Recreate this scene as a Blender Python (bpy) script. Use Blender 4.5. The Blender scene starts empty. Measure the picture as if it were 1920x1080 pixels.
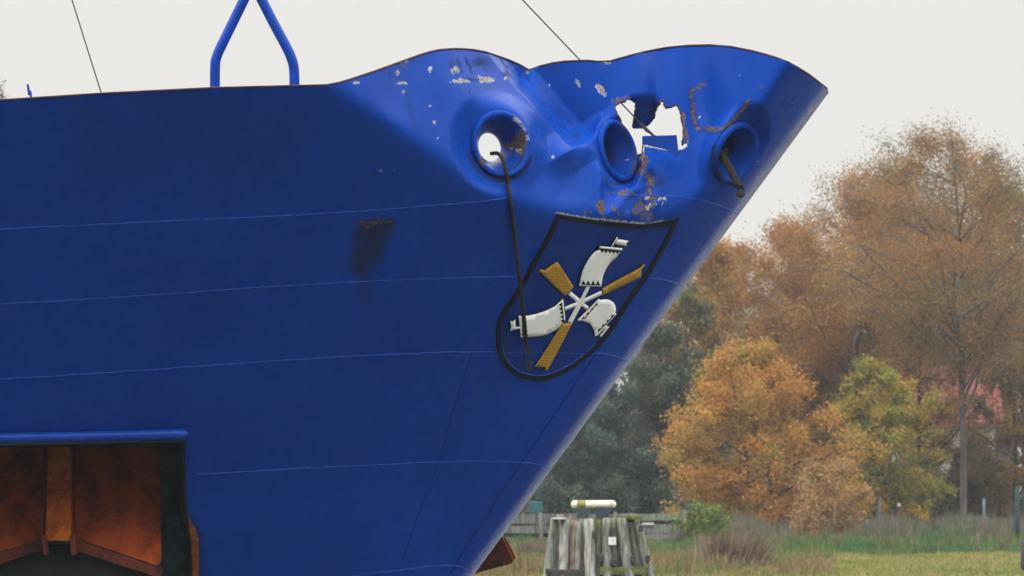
import bpy, math, random
import numpy as np
from mathutils import Vector
from mathutils.geometry import delaunay_2d_cdt
S = bpy.context.scene
COL = S.collection
# ------------------------------------------------------------------ camera, sky, sun, exposure
F = 1920 * 187.0 / 36.0            # focal length in photo pixels
CZ, HV = 5.0, 930.0                # camera height, photo row of the horizon
cam = bpy.data.cameras.new("camera"); cam.lens = 187.0; cam.sensor_width = 36.0
cam.shift_y = (HV - 540) / 1920.0; cam.clip_end = 6000; cam.clip_start = 0.5
co = bpy.data.objects.new("camera", cam); COL.objects.link(co)
co.location = (0, 0, CZ); co.rotation_euler = (math.pi / 2, 0, 0); S.camera = co
cam.dof.use_dof = True; cam.dof.focus_distance = 49.5; cam.dof.aperture_fstop = 8

SUN_EL, SUN_AZ = math.radians(52), math.radians(-128)   # azimuth from +Y, clockwise
w = bpy.data.worlds.new("World"); S.world = w; w.use_nodes = True
nt = w.node_tree; nt.nodes.clear()
N = nt.nodes.new; L = nt.links.new
sky = N("ShaderNodeTexSky"); sky.sky_type = 'NISHITA'; sky.sun_disc = False
sky.sun_elevation = SUN_EL; sky.sun_rotation = SUN_AZ; sky.dust_density = 4
tc = N("ShaderNodeTexCoord"); sp = N("ShaderNodeSeparateXYZ"); L(tc.outputs['Generated'], sp.inputs[0])
ramp = N("ShaderNodeValToRGB")     # overcast: the zenith brighter than the horizon
e = ramp.color_ramp.elements
e[0].position = 0.0; e[0].color = (.25, .25, .245, 1)
e[1].position = 1.0; e[1].color = (1.18, 1.19, 1.21, 1); k = e.new(.75); k.color = (.98, .985, .99, 1)
k = e.new(0.5); k.color = (.262, .257, .246, 1)
k = e.new(0.55); k.color = (.268, .263, .251, 1)
mr = N("ShaderNodeMapRange"); mr.inputs['From Min'].default_value = -1; mr.inputs['From Max'].default_value = 1
L(sp.outputs[2], mr.inputs['Value']); L(mr.outputs[0], ramp.inputs[0])
sc_ = N("ShaderNodeVectorMath"); sc_.operation = 'SCALE'; sc_.inputs['Scale'].default_value = 31.4
# added dimming low in the unseen sky behind camera, cuts light on the hull
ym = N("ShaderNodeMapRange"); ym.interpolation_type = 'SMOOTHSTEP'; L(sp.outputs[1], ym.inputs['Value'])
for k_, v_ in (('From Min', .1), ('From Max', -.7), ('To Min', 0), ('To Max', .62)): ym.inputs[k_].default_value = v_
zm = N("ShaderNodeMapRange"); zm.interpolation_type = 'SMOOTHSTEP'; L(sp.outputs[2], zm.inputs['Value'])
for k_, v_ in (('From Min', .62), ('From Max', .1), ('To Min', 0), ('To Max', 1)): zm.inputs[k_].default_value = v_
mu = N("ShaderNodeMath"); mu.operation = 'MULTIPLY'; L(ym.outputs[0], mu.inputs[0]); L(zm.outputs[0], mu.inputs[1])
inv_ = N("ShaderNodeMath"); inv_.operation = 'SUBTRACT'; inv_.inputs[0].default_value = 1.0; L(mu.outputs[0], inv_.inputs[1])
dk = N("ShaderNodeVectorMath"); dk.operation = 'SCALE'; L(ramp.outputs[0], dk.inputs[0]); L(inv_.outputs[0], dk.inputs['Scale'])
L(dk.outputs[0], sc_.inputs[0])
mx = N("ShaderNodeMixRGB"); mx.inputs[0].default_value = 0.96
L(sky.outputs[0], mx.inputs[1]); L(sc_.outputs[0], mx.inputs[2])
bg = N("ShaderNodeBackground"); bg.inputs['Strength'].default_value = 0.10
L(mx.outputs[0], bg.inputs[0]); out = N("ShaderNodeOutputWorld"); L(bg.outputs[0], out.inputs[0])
sl = bpy.data.lights.new("sun", 'SUN'); sl.energy = 0.9; sl.angle = math.radians(55); sl.color = (1, .97, .92)
so = bpy.data.objects.new("sun", sl); COL.objects.link(so); so.location = (-20, -20, 40)
d = Vector((math.sin(SUN_AZ) * math.cos(SUN_EL), math.cos(SUN_AZ) * math.cos(SUN_EL), math.sin(SUN_EL)))
so.rotation_euler = d.to_track_quat('Z', 'Y').to_euler()
S.view_settings.view_transform = 'Standard'; S.view_settings.look = 'None'
S.view_settings.exposure = 0.0; S.view_settings.gamma = 1.0
S.cycles.max_bounces = 6; S.cycles.volume_bounces = 0; S.cycles.use_denoising = True
S.cycles.transparent_max_bounces = 8

# ------------------------------------------------------------------ helpers
rng0 = np.random.default_rng(7)
def W(u, v, dist):
    return np.stack(np.broadcast_arrays((np.asarray(u, float) - 960) * dist / F, np.asarray(dist, float), CZ + (HV - np.asarray(v, float)) * dist / F), -1)
WL = {}
def empty(name, loc, label, cat, group=None):
    o = bpy.data.objects.new(name, None); COL.objects.link(o); o.location = loc
    o.empty_display_size = .3
    WL[o] = np.array(loc, float); tag(o, label, cat, group); return o
def tag(o, label=None, cat=None, group=None, kind=None):
    for k_, v_ in (('label', label), ('category', cat), ('group', group), ('kind', kind)):
        if v_: o[k_] = v_
    return o
def link(name, me, mat, parent=None):
    o = bpy.data.objects.new(name, me); COL.objects.link(o)
    for m in (mat if isinstance(mat, (list, tuple)) else [mat]):
        me.materials.append(m)
    if parent is not None:
        o.parent = parent
        p = parent
        while p not in WL: p = p.parent
        WL[o] = WL[p]
    return o
def fast_mesh(name, V, faces, mat, parent=None, smooth=False, col=None, attr="Col", loc=None):
    """V (n,3); faces (m,k) index array or list of such arrays"""
    if not isinstance(faces, list): faces = [faces]
    faces = [np.asarray(f, np.int32) for f in faces if len(f)]
    V = np.asarray(V, float)
    if parent is not None:
        p = parent
        while p not in WL: p = p.parent
        V = V - WL[p]
    if loc is not None: V = V - np.asarray(loc)
    me = bpy.data.meshes.new(name)
    me.vertices.add(len(V)); me.vertices.foreach_set("co", V.astype(np.float32).ravel())
    nl = sum(f.size for f in faces); npoly = sum(len(f) for f in faces)
    me.loops.add(nl); me.loops.foreach_set("vertex_index", np.concatenate([f.ravel() for f in faces]))
    st = []; o_ = 0
    for f in faces:
        st.append(o_ + np.arange(len(f)) * f.shape[1]); o_ += f.size
    me.polygons.add(npoly); me.polygons.foreach_set("loop_start", np.concatenate(st).astype(np.int32))
    me.update(calc_edges=True); me.validate()
    me.polygons.foreach_set("use_smooth", np.full(len(me.polygons), smooth))
    if col is not None:
        a = me.attributes.new(attr, 'FLOAT_COLOR', 'POINT')
        c = np.ones((len(V), 4), np.float32); c[:, :col.shape[1]] = col
        a.data.foreach_set("color", c.ravel())
    o = link(name, me, mat, parent)
    if loc is not None: o.location = loc
    return o
def tubes(P, R, k=6, cap=False):
    P = np.asarray(P, float)
    if P.ndim == 2: P = P[None]
    M, K, _ = P.shape
    R = np.broadcast_to(np.asarray(R, float), (M, K)) if np.ndim(R) != 1 or np.size(R) == K else np.asarray(R)[:, None] * np.ones((1, K))
    T = np.gradient(P, axis=1); T /= np.linalg.norm(T, axis=2, keepdims=True) + 1e-9
    mt = np.abs(T.mean(1)[:, 2]) > .8
    ref = np.where(mt[:, None], np.array([1., 0, 0]), np.array([0, 0, 1.]))[:, None, :]
    n1 = np.cross(T, np.broadcast_to(ref, T.shape)); n1 /= np.linalg.norm(n1, axis=2, keepdims=True) + 1e-9
    n2 = np.cross(T, n1)
    a = np.arange(k) * 2 * math.pi / k
    V = P[:, :, None] + R[:, :, None, None] * (np.cos(a)[:, None] * n1[:, :, None] + np.sin(a)[:, None] * n2[:, :, None])
    i = np.arange(M)[:, None, None] * K * k; j = np.arange(K - 1)[None, :, None] * k; q = np.arange(k)[None, None, :]
    q2 = (q + 1) % k
    f = np.stack([i + j + q, i + j + q2, i + j + k + q2, i + j + k + q], -1).reshape(-1, 4)
    V = V.reshape(-1, 3); fl = [f]
    if cap and k > 2:
        base = np.arange(M) * K * k
        fl.append((base[:, None] + np.arange(k)[::-1])); fl.append(base[:, None] + (K - 1) * k + np.arange(k))
    return V, fl
class Geo:
    def __init__(s): s.V = []; s.F = {}; s.n = 0
    def add(s, V, fl):
        V = np.asarray(V, float).reshape(-1, 3)
        for f in (fl if isinstance(fl, list) else [fl]):
            f = np.asarray(f)
            if len(f): s.F.setdefault(f.shape[1], []).append(f + s.n)
        s.V.append(V); s.n += len(V); return s
    def tube(s, P, R, k=8, cap=True): return s.add(*tubes(P, R, k, cap))
    def box(s, c, h, rot=0.0, taper=1.0):
        c = np.array(c, float); h = np.array(h, float)
        p = np.array([[x, y, z] for z in (-1, 1) for y in (-1, 1) for x in (-1, 1)], float)
        p = p * h; p[4:, :2] *= taper
        cr, sr = math.cos(rot), math.sin(rot)
        p = np.stack([p[:, 0] * cr - p[:, 1] * sr, p[:, 0] * sr + p[:, 1] * cr, p[:, 2]], 1) + c
        return s.add(p, np.array([[0, 2, 3, 1], [4, 5, 7, 6], [0, 1, 5, 4], [2, 6, 7, 3], [0, 4, 6, 2], [1, 3, 7, 5]]))
    def slab(s, poly, y, th, back=None):
        """photo outline at distance y (scalar or per point), th metres thick away from the viewer"""
        poly = np.asarray(poly, float); n = len(poly)
        y = np.broadcast_to(np.asarray(y, float), (n,))
        A = W(poly[:, 0], poly[:, 1], y); B = A + np.array([0, th, 0])
        q = np.arange(n); q2 = (q + 1) % n
        s.add(np.concatenate([A, B]), [np.stack([q, q2, q2 + n, q + n], 1)])
        s.F.setdefault(n, []).append((np.arange(n)[::-1] + s.n - 2 * n)[None]); s.F[n].append((np.arange(n) + s.n - n)[None])
        return s
    def build(s, name, mat, parent=None, smooth=False, bevel=0, col=None, loc=None):
        o = fast_mesh(name, np.concatenate(s.V), [np.concatenate(f) for f in s.F.values()], mat, parent, smooth, col, loc=loc)
        if bevel:
            b = o.modifiers.new("bevel", 'BEVEL'); b.width = bevel; b.segments = 2; b.limit_method = 'ANGLE'
        return o
def sstep(x, a, b):
    t = np.clip((x - a) / (b - a), 0, 1); return t * t * (3 - 2 * t)
def pip(P, poly):
    x, y = P[:, 0], P[:, 1]; r = np.zeros(len(P), bool); n = len(poly)
    for i in range(n):
        x1, y1 = poly[i]; x2, y2 = poly[(i + 1) % n]
        c = (y1 > y) != (y2 > y)
        if c.any(): r ^= c & (x < (x2 - x1) * (y - y1) / ((y2 - y1) if y2 != y1 else 1e-12) + x1)
    return r
def dist_line(P, line):
    d_ = np.full(len(P), 1e9)
    for a, b in zip(line[:-1], line[1:]):
        a = np.array(a, float); b = np.array(b, float); ab = b - a
        t = np.clip(((P - a) @ ab) / (ab @ ab + 1e-12), 0, 1)
        d_ = np.minimum(d_, np.linalg.norm(P - a - t[:, None] * ab, axis=1))
    return d_
def dens(poly, step, closed=True):
    poly = np.asarray(poly, float); o_ = []
    n = len(poly)
    for i in range(n if closed else n - 1):
        a, b = poly[i], poly[(i + 1) % n]; m = max(1, int(np.ceil(np.linalg.norm(b - a) / step)))
        o_ += [a + (b - a) * j / m for j in range(m)]
    if not closed: o_.append(poly[-1])
    return np.array(o_)
def smooth_line(pts, n, closed=False):
    """Catmull-Rom through the points"""
    p = np.asarray(pts, float); m = len(p)
    if closed: q = np.concatenate([p[-1:], p, p[:2]]); segs = m
    else: q = np.concatenate([2 * p[:1] - p[1:2], p, 2 * p[-1:] - p[-2:-1]]); segs = m - 1
    o_ = []
    for i in range(segs):
        a, b, c, d_ = q[i:i + 4]; t = np.arange(n)[:, None] / n
        o_.append(.5 * (2 * b + (c - a) * t + (2 * a - 5 * b + 4 * c - d_) * t ** 2 + (3 * b - a - 3 * c + d_) * t ** 3))
    if not closed: o_.append(p[-1:])
    return np.concatenate(o_)
def offset_poly(poly, dist):
    p = np.asarray(poly, float); a = np.roll(p, 1, 0); b = np.roll(p, -1, 0)
    area = np.sum(p[:, 0] * b[:, 1] - b[:, 0] * p[:, 1])
    def nn(q): 
        q = q / (np.linalg.norm(q, axis=1, keepdims=True) + 1e-9); return np.stack([q[:, 1], -q[:, 0]], 1)
    n1, n2 = nn(p - a), nn(b - p); m = n1 + n2; m /= np.linalg.norm(m, axis=1, keepdims=True) + 1e-9
    c = np.clip(np.sum(m * n1, 1), .45, 1)
    return p + m * (dist / c)[:, None] * (1 if area > 0 else -1)
def cdt(pts, loops):
    """triangles over free points + closed/open constraint loops (list of (points, closed))"""
    vs = [Vector(p) for p in pts.tolist()]; es = []
    for lp, closed in loops:
        b = len(vs); vs += [Vector(p) for p in lp.tolist()]; n = len(lp)
        es += [(b + i, b + (i + 1) % n) for i in range(n if closed else n - 1)]
    r = delaunay_2d_cdt(vs, es, [], 0, 1e-7)
    return np.array([tuple(v) for v in r[0]]), np.array([f for f in r[2]], int)

# ------------------------------------------------------------------ materials
def srgb(r, g, b):
    f = lambda c: (c / 12.92 if c <= .04045 else ((c + .055) / 1.055) ** 2.4)
    return (f(r / 255), f(g / 255), f(b / 255))
class Mat:
    def __init__(s, name, rough=.6, spec=.5):
        s.m = bpy.data.materials.new(name); s.m.use_nodes = True; s.t = s.m.node_tree
        s.p = s.t.nodes["Principled BSDF"]; s.p.inputs['Roughness'].default_value = rough
        s.p.inputs['Specular IOR Level'].default_value = spec
    def n(s, t, **kw):
        x = s.t.nodes.new("ShaderNode" + t)
        for k_, v_ in kw.items(): setattr(x, k_, v_)
        return x
    def l(s, a, b): s.t.links.new(a, b)
    def coord(s, scale=(1, 1, 1), rot=(0, 0, 0)):
        c = s.n("TexCoord"); mp = s.n("Mapping"); mp.inputs['Scale'].default_value = scale; mp.inputs['Rotation'].default_value = rot
        s.l(c.outputs['Object'], mp.inputs[0]); return mp.outputs[0]
    def noise(s, scale, detail=4, vec=None, rough=.5):
        x = s.n("TexNoise"); x.inputs['Scale'].default_value = scale; x.inputs['Detail'].default_value = detail; x.inputs['Roughness'].default_value = rough
        s.l(vec if vec is not None else s.coord(), x.inputs['Vector']); return x.outputs['Fac']
    def rng(s, val, a, b, c=0, d_=1, smooth=True):
        x = s.n("MapRange"); x.interpolation_type = 'SMOOTHSTEP' if smooth else 'LINEAR'
        for i, q in zip(('From Min', 'From Max', 'To Min', 'To Max'), (a, b, c, d_)): x.inputs[i].default_value = q
        s.l(val, x.inputs['Value']); return x.outputs[0]
    def math(s, op, a, b=None):
        x = s.n("Math", operation=op)
        for i, q in enumerate((a, b)):
            if q is None: continue
            if isinstance(q, (int, float)): x.inputs[i].default_value = q
            else: s.l(q, x.inputs[i])
        return x.outputs[0]
    def mix(s, f, a, b, bt='MIX'):
        x = s.n("MixRGB", blend_type=bt)
        for i, q in enumerate((f, a, b)):
            if isinstance(q, (int, float)): x.inputs[i].default_value = q
            elif isinstance(q, tuple): x.inputs[i].default_value = (*q[:3], 1)
            else: s.l(q, x.inputs[i])
        return x.outputs[0]
    def base(s, c):
        if isinstance(c, tuple): s.p.inputs['Base Color'].default_value = (*c[:3], 1)
        else: s.l(c, s.p.inputs['Base Color'])
    def bump(s, h, strength=.3, dist=.02):
        b = s.n("Bump"); b.inputs['Strength'].default_value = strength; b.inputs['Distance'].default_value = dist
        s.l(h, b.inputs['Height']); s.l(b.outputs[0], s.p.inputs['Normal'])
BLUE = (.0018, .042, .285)
def hull_paint():
    m = Mat("hull_paint", .30, .5); gl = None
    at = m.n("Attribute"); at.attribute_name = "wear"; sep = m.n("SeparateColor"); m.l(at.outputs['Color'], sep.inputs[0]); m.l(m.rng(at.outputs["Alpha"], 0, 1, 2.6, 1.12, False), m.p.inputs["IOR"])
    big = m.noise(.9, 3); fine = m.noise(38, 6, rough=.7); mid = m.noise(9, 4); streak = m.noise(3, 5, m.coord((9, 9, .6)))
    c = m.mix(m.rng(big, .3, .7), tuple(x * .9 for x in BLUE), tuple(x * 1.1 for x in BLUE))
    c = m.mix(m.math('MULTIPLY', m.rng(streak, .5, .75), .22), c, (.004, .034, .23))
    speck = m.noise(55, 2)
    c = m.mix(m.rng(speck, .76, .80), c, (.10, .16, .30))
    br = m.rng(m.math('ADD', m.math('MULTIPLY', fine, .65), m.math('MULTIPLY', mid, .35)), .36, .64, .12, .88, False)
    def mask(ch, lo=.0, hi=.12):
        return m.rng(m.math('SUBTRACT', sep.outputs[ch], m.math('MULTIPLY', m.math('SUBTRACT', 1.0, br), 1.0)), lo, hi)
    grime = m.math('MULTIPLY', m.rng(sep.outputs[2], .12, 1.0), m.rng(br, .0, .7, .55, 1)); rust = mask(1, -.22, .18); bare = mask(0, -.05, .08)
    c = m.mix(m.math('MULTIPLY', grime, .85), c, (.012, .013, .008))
    c = m.mix(rust, c, m.mix(m.rng(fine, .40, .62), (.050, .033, .022), (.135, .098, .08)))
    c = m.mix(bare, c, m.mix(m.rng(fine, .4, .6), (.13, .12, .12), (.38, .37, .36)))
    m.base(c)
    ro = m.math('ADD', m.math('MULTIPLY', m.math('MAXIMUM', m.math('MAXIMUM', rust, bare), grime), .4), m.rng(mid, .3, .7, .24, .34))
    m.l(ro, m.p.inputs['Roughness'])
    m.bump(m.math('ADD', m.math('MULTIPLY', m.noise(1.6, 2), 1.0), m.math('MULTIPLY', fine, .03)), .25, .05)
    return m.m
def rust_mat(name, a=(.31, .052, .003), b=(.11, .018, .002), c3=(.33, .06, .003), vert=1.0, rough=.85):
    m = Mat(name, rough, .3)
    n1 = m.noise(5, 6, m.coord((1, 1, .35 * vert)), .65); n2 = m.noise(22, 5)
    c = m.mix(m.rng(n1, .35, .62), b, a); c = m.mix(m.rng(n2, .50, .80), c, c3)
    m.base(c); m.bump(n2, .5, .02); return m.m
def simple(name, col, rough=.6, var=.25, scale=6, spec=.4, bump=.2, vec=(1, 1, 1)):
    m = Mat(name, rough, spec); n1 = m.noise(scale, 5, m.coord(vec), .6)
    m.base(m.mix(m.rng(n1, .3, .7), tuple(x * (1 - var) for x in col), tuple(min(1, x * (1 + var)) for x in col)))
    m.bump(n1, bump, .02); return m.m
def vcol(name, rough=.8, transl=.0, spec=.25, noise=0):
    m = Mat(name, rough, spec); a = m.n("Attribute"); a.attribute_name = "Col"
    c = a.outputs['Color']
    if noise:
        c = m.mix(1.0, c, m.mix(m.rng(m.noise(noise, 5, m.coord((1, 1, .12))), .3, .7), (.55, .55, .55), (1.35, 1.35, 1.35)), 'MULTIPLY')
    m.base(c)
    if transl:
        t = m.n("BsdfTranslucent"); m.l(c, t.inputs[0]); mx_ = m.n("MixShader"); mx_.inputs[0].default_value = transl
        m.l(m.p.outputs[0], mx_.inputs[1]); m.l(t.outputs[0], mx_.inputs[2])
        m.l(mx_.outputs[0], m.t.nodes["Material Output"].inputs[0])
    return m.m
M_HULL = hull_paint()
M_EDGE = rust_mat("rusty_plate_edge", (.14, .04, .02), (.03, .012, .01), (.2, .09, .05))
M_RUST = rust_mat("anchor_rust")
M_RAIL = simple('rusty_rail', (.05, .016, .014), .8, .6, 12)
M_DRUST = rust_mat("dark_rust", (.10, .022, .010), (.03, .008, .005), (.16, .05, .015))
M_TUBE = simple("blue_gloss_tube", BLUE, .3, .15, 5, .2, .05)
M_SEAM = simple("weld_bead_paint", (.012, .07, .38), .4, .6, 22, .2, .3)
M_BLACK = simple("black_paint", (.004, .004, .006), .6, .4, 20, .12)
M_NAVY = simple("navy_paint", (.002, .026, .185), .38, .15, 3, .06)
M_WHITE = simple("white_enamel", (.88, .88, .82), .5, .04, 12, .4, .05)
M_POCKET = simple("anchor_pocket_paint", (.095, .15, .155), .7, .45, 4)
M_DECK = simple("deck_paint", (.06, .09, .07), .7)
M_WIRE = simple("dark_wire", (.03, .014, .02), .5)
M_ROPE = simple("tarred_rope", (.034, .030, .023), .95, .5, 60, .1)

# ------------------------------------------------------------------ ship: hull surface  y = Y(x, z)
Y0 = 51.0; RAKE = 0.7365
X0 = (1553 - 960) * Y0 / F; Z0 = CZ + (HV - 175) * Y0 / F
def xst(z): return X0 + RAKE * (z - Z0)
ds = .005; sv = np.arange(0, 18, ds)
psi = np.radians(20 * np.exp(-sv / 5) + 3); psi = psi + (math.pi / 2 - psi[0]) * np.exp(-(sv / .20) ** 1.15)
A_ = np.concatenate([[0], np.cumsum(np.cos(psi) * ds)[:-1]]); B_ = np.concatenate([[0], np.cumsum(np.sin(psi) * ds)[:-1]])
KF, LF, ZR = .68, 3.2, 2.0
def flare(s, z): return KF * (z - ZR) * (1 - np.exp(-np.abs(s) / LF))
def s_of(x, z): return np.interp(xst(z) - x, A_, sv)
def smin(*a, k=26.0):
    return -k * np.log(sum(np.exp(-np.clip(q / k, -40, 40)) for q in a))
def soft(h, k=9.0): return k * np.log1p(np.exp(np.clip(h / k, -40, 40)))
KD = 1.52
def gauss(u, v, cu, cv, su, sv_, ang=0):
    c, s_ = math.cos(ang), math.sin(ang); du, dv = u - cu, v - cv
    return np.exp(-.5 * (((du * c + dv * s_) / su) ** 2 + ((-du * s_ + dv * c) / sv_) ** 2))
def seg(u, v, a, b):
    """signed distance across (+ right of a->b) and along fraction"""
    ax, ay = a; bx, by = b; L_ = math.hypot(bx - ax, by - ay); tx, ty = (bx - ax) / L_, (by - ay) / L_
    return -(u - ax) * -ty * -1 * -1 + 0 * u if False else ((u - ax) * ty * 1.0 - (v - ay) * tx) * 1.0, ((u - ax) * tx + (v - ay) * ty) / L_
def dent(u, v):
    """inward push of the plating, metres, over reference pixels"""
    dl = ((u - 620) * 192 - (v - 160) * 280) / 339.5
    db = (404 + 6 * np.sin((u - 1000) / 60.0)) - v
    dr = -((u - 1478) * 285 + (v - 125) * 188) / 341.4 * 1.75
    h = smin(dl, db, dr)
    d_ = KD * soft(h) * (50.5 / F)
    on = sstep(h, -5, 40)
    # crease running from the notch in the top edge down to the pit
    q, t = seg(u, v, (990, 128), (1096, 262))
    win = sstep(t, -.9, -.1) * (1 - sstep(t, .75, 1.12))
    d_ = d_ + on * win * .44 * np.where(q < 0, np.clip((q + 27) / 27.0, 0, 1), np.clip(1 - (q - 30) / 170.0, 0, 1) ** 2)
    d_ = d_ - on * .07 * gauss(u, v, 985, 190, 38, 60, .6) + on * .26 * (1 - sstep(v, 95, 225)) * sstep(u, 830, 940) * (1 - sstep(u, 975, 1010))
    # knuckle under the crease: faces down
    q, t = seg(u, v, (1106, 256), (1018, 312));        # q > 0 below the knuckle
    d_ = d_ - on * .19 * np.where(q < 0, np.clip(1 + q / 52.0, 0, 1) ** 1.3, np.clip(1 - q / 40.0, 0, 1)) * sstep(t, -.12, .12) * (1 - sstep(t, .45, 1.15))
    q, t = seg(u, v, (1136, 112), (1124, 400))
    d_ = d_ + on * .045 * np.clip(q / 4.0, 0, 1) * np.clip(1 - (q - 4) / 55.0, 0, 1)
    tri = lambda a: 2 / math.pi * np.arcsin(np.sin(a))
    d_ = d_ + on * .032 * (tri((.8 * u + .6 * v) / 15.0) + tri((.45 * u - .88 * v) / 21.0)) * gauss(u, v, 1110, 310, 75, 70)
    d_ = d_ + on * .020 * tri((.93 * u + .36 * v) / 30.0 + .6) * gauss(u, v, 880, 175, 110, 70) + on * .016 * tri((.95 * u - .3 * v) / 17.0) * gauss(u, v, 1290, 170, 70, 80)
    # folds above the torn hole
    d_ = d_ + on * (1 - sstep(v, 190, 300)) * (.035 * np.exp(-((u - 1240) / 17.0) ** 2) - .035 * np.exp(-((u - 1205) / 22.0) ** 2) - .04 * np.exp(-((u - 1285) / 20.0) ** 2) + .05 * np.exp(-((u - 1330) / 26.0) ** 2))
    d_ = d_ + on * .05 * gauss(u, v, 760, 150, 26, 60, .35) - on * .05 * gauss(u, v, 850, 140, 60, 40)
    # crushed strake over the crest
    d_ = d_ + .05 * gauss(u, v, 1205, 372, 26, 30) - .03 * gauss(u, v, 1150, 385, 30, 16) + .04 * gauss(u, v, 1222, 338, 12, 16)
    d_ = d_ + .055 * sstep(u, 1122, 1134) * (1 - sstep(u, 1134, 1215)) * sstep(v, 330, 362) * (1 - sstep(v, 385, 412))
    q, t = seg(u, v, (1148, 398), (1192, 352)); d_ = d_ - .05 * np.exp(-(q / 9.0) ** 2) * sstep(t, -.2, .1) * (1 - sstep(t, .8, 1.1))
    q, t = seg(u, v, (1221, 318), (1212, 415)); d_ = d_ + .05 * np.exp(-(q / 7.0) ** 2) * sstep(t, -.1, .15) * (1 - sstep(t, .85, 1.1))
    d_ = d_ + .012 * np.sin(u / 5.1 + v / 9.0) * np.sin(v / 6.3 - u / 14.0) * gauss(u, v, 1200, 365, 42, 38)
    d_ = d_ + .07 * sstep(u, 1196, 1206) * (1 - sstep(u, 1268, 1284)) * (1 - np.clip((v - 262 - (u - 1206) * .19) / 26.0, 0, 1))*sstep(v, 255, 262)
    # torn flap hangs inwards
    fl = sstep(u, 1180, 1194) * (1 - sstep(u, 1228, 1246)) * sstep(v, 150, 240) * (1 - sstep(v, 246, 262))
    d_ = d_ + fl * .95
    return d_
def Ybase(x, z):
    s = s_of(x, z); return Y0 - np.interp(s, sv, B_) - flare(s, z)
FAIR = []      # (centre, n, e1, e2, R)
def Yraw(x, z):
    yb = Ybase(x, z)
    yr = yb + .5
    u = 960 + x * F / yr; v = HV - (z - CZ) * F / yr
    return yb + dent(u, v) * (1 - sstep(x, xst(z) - .30, xst(z) - .08))
def Y(x, z):
    x = np.asarray(x, float); z = np.asarray(z, float)
    y = Yraw(x, z)
    for c, n, R in FAIR:
        yp = c[1] - (n[0] * (x - c[0]) + n[2] * (z - c[2])) / n[1]
        r = np.sqrt((x - c[0]) ** 2 + (yp - c[1]) ** 2 + (z - c[2]) ** 2)
        wgt = 1 - sstep(r, R * 1.08, R * (1.5 if abs(n[0]) > .62 and n[2] > -.1 else 1.9))
        y = y + (yp - y) * wgt
    return y
def inv(uv, fn=None):
    """points of the hull side seen at photo pixels uv -> xyz"""
    fn = fn or Y; uv = np.asarray(uv, float).reshape(-1, 2); y = np.full(len(uv), 49.0)
    for _ in range(25):
        x = (uv[:, 0] - 960) * y / F; z = CZ + (HV - uv[:, 1]) * y / F
        y = .4 * y + .6 * fn(x, z)
    return np.stack([x, y, z], 1)
def nrm(x, z, e_=.012):
    dx = (Y(x + e_, z) - Y(x - e_, z)) / (2 * e_); dz = (Y(x, z + e_) - Y(x, z - e_)) / (2 * e_)
    n = np.stack([dx, -np.ones_like(dx), dz], 1); return n / np.linalg.norm(n, axis=1, keepdims=True)
def unit(a): a = np.array(a, float); return a / np.linalg.norm(a)
AXES = []
for (uv, n, R, own) in (((938, 271), (.27, -.95, .0), .275, .65), ((1157, 281), (.80, -.56, .20), .27, 1.0), ((1378, 284), (.70, -.62, -.36), .27, 1.0)):
    c = inv([uv], Yraw)[0]; a = np.arange(24) * math.pi / 12
    xx, zz_ = c[0] + .36 * np.cos(a), c[2] + .36 * np.sin(a); yy_ = Yraw(xx, zz_)
    gx, gz, c1 = np.linalg.lstsq(np.stack([xx - c[0], zz_ - c[2], 1 + 0 * xx], 1), yy_, rcond=None)[0]
    nl_ = unit((gx, -1, gz)); c[1] = .5 * c[1] + .5 * c1 + (.17 if uv[0] == 1157 else 0)
    FAIR.append((c, unit(nl_ * (1 - own) + unit(n) * own), R)); AXES.append(unit(n))
def px(P): return np.stack([960 + P[:, 0] * F / P[:, 1], HV - (P[:, 2] - CZ) * F / P[:, 1]], 1)
def to_sz(P): return np.stack([s_of(P[:, 0], P[:, 2]), P[:, 2]], 1)
def P_sz(sz):
    s, z = sz[:, 0], sz[:, 1]; sp_ = np.maximum(s, 0)
    x = xst(z) - np.interp(sp_, sv, A_); y = Y(x, z)
    # port side: mirrored about the keel line
    sn = np.maximum(-s, 0)
    xp = xst(z) - np.interp(sn, sv, A_); yp = Y0 + np.interp(sn, sv, B_) + flare(sn, z)
    neg = s < 0
    return np.stack([np.where(neg, xp, x), np.where(neg, yp, y), z], 1)

TOP = [(-1500, 288), (-700, 240), (-300, 208), (0, 188.5), (200, 175.5), (400, 165.5), (540, 162), (620, 160), (655, 150), (700, 135), (750, 117), (800, 99), (825, 94), (850, 92), (880, 92.5), (910, 98), (940, 108), (968, 118), (988, 130),
       (992, 132), (1020, 122), (1050, 116), (1100, 114), (1136, 117.5), (1180, 105), (1215, 96), (1250, 90), (1290, 86), (1330, 85), (1370, 88), (1420, 98), (1470, 113), (1510, 135), (1540, 158), (1550, 166)]
top3 = inv(dens(TOP, 8, False)); top_sz = to_sz(top3)
o_ = np.argsort(-top_sz[:, 0], kind='stable')
top_sz = top_sz[top_sz[:, 0] < 15]
zt = top_sz[-1, 1]
ring = np.concatenate([[[15.0, -.6]], [[15.0, top_sz[0, 1]]], top_sz,
        dens([(.012, zt - .03), (0, zt - .05), (-.05, zt - .07), (-.35, zt - .12), (-.6, zt - .5), (-.9, 7.95), (-15, 7.85), (-15, -.6)], .06, False)[:-1], dens([(-15, -.6), (15, -.6)], .4, False)[:-1]])
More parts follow.
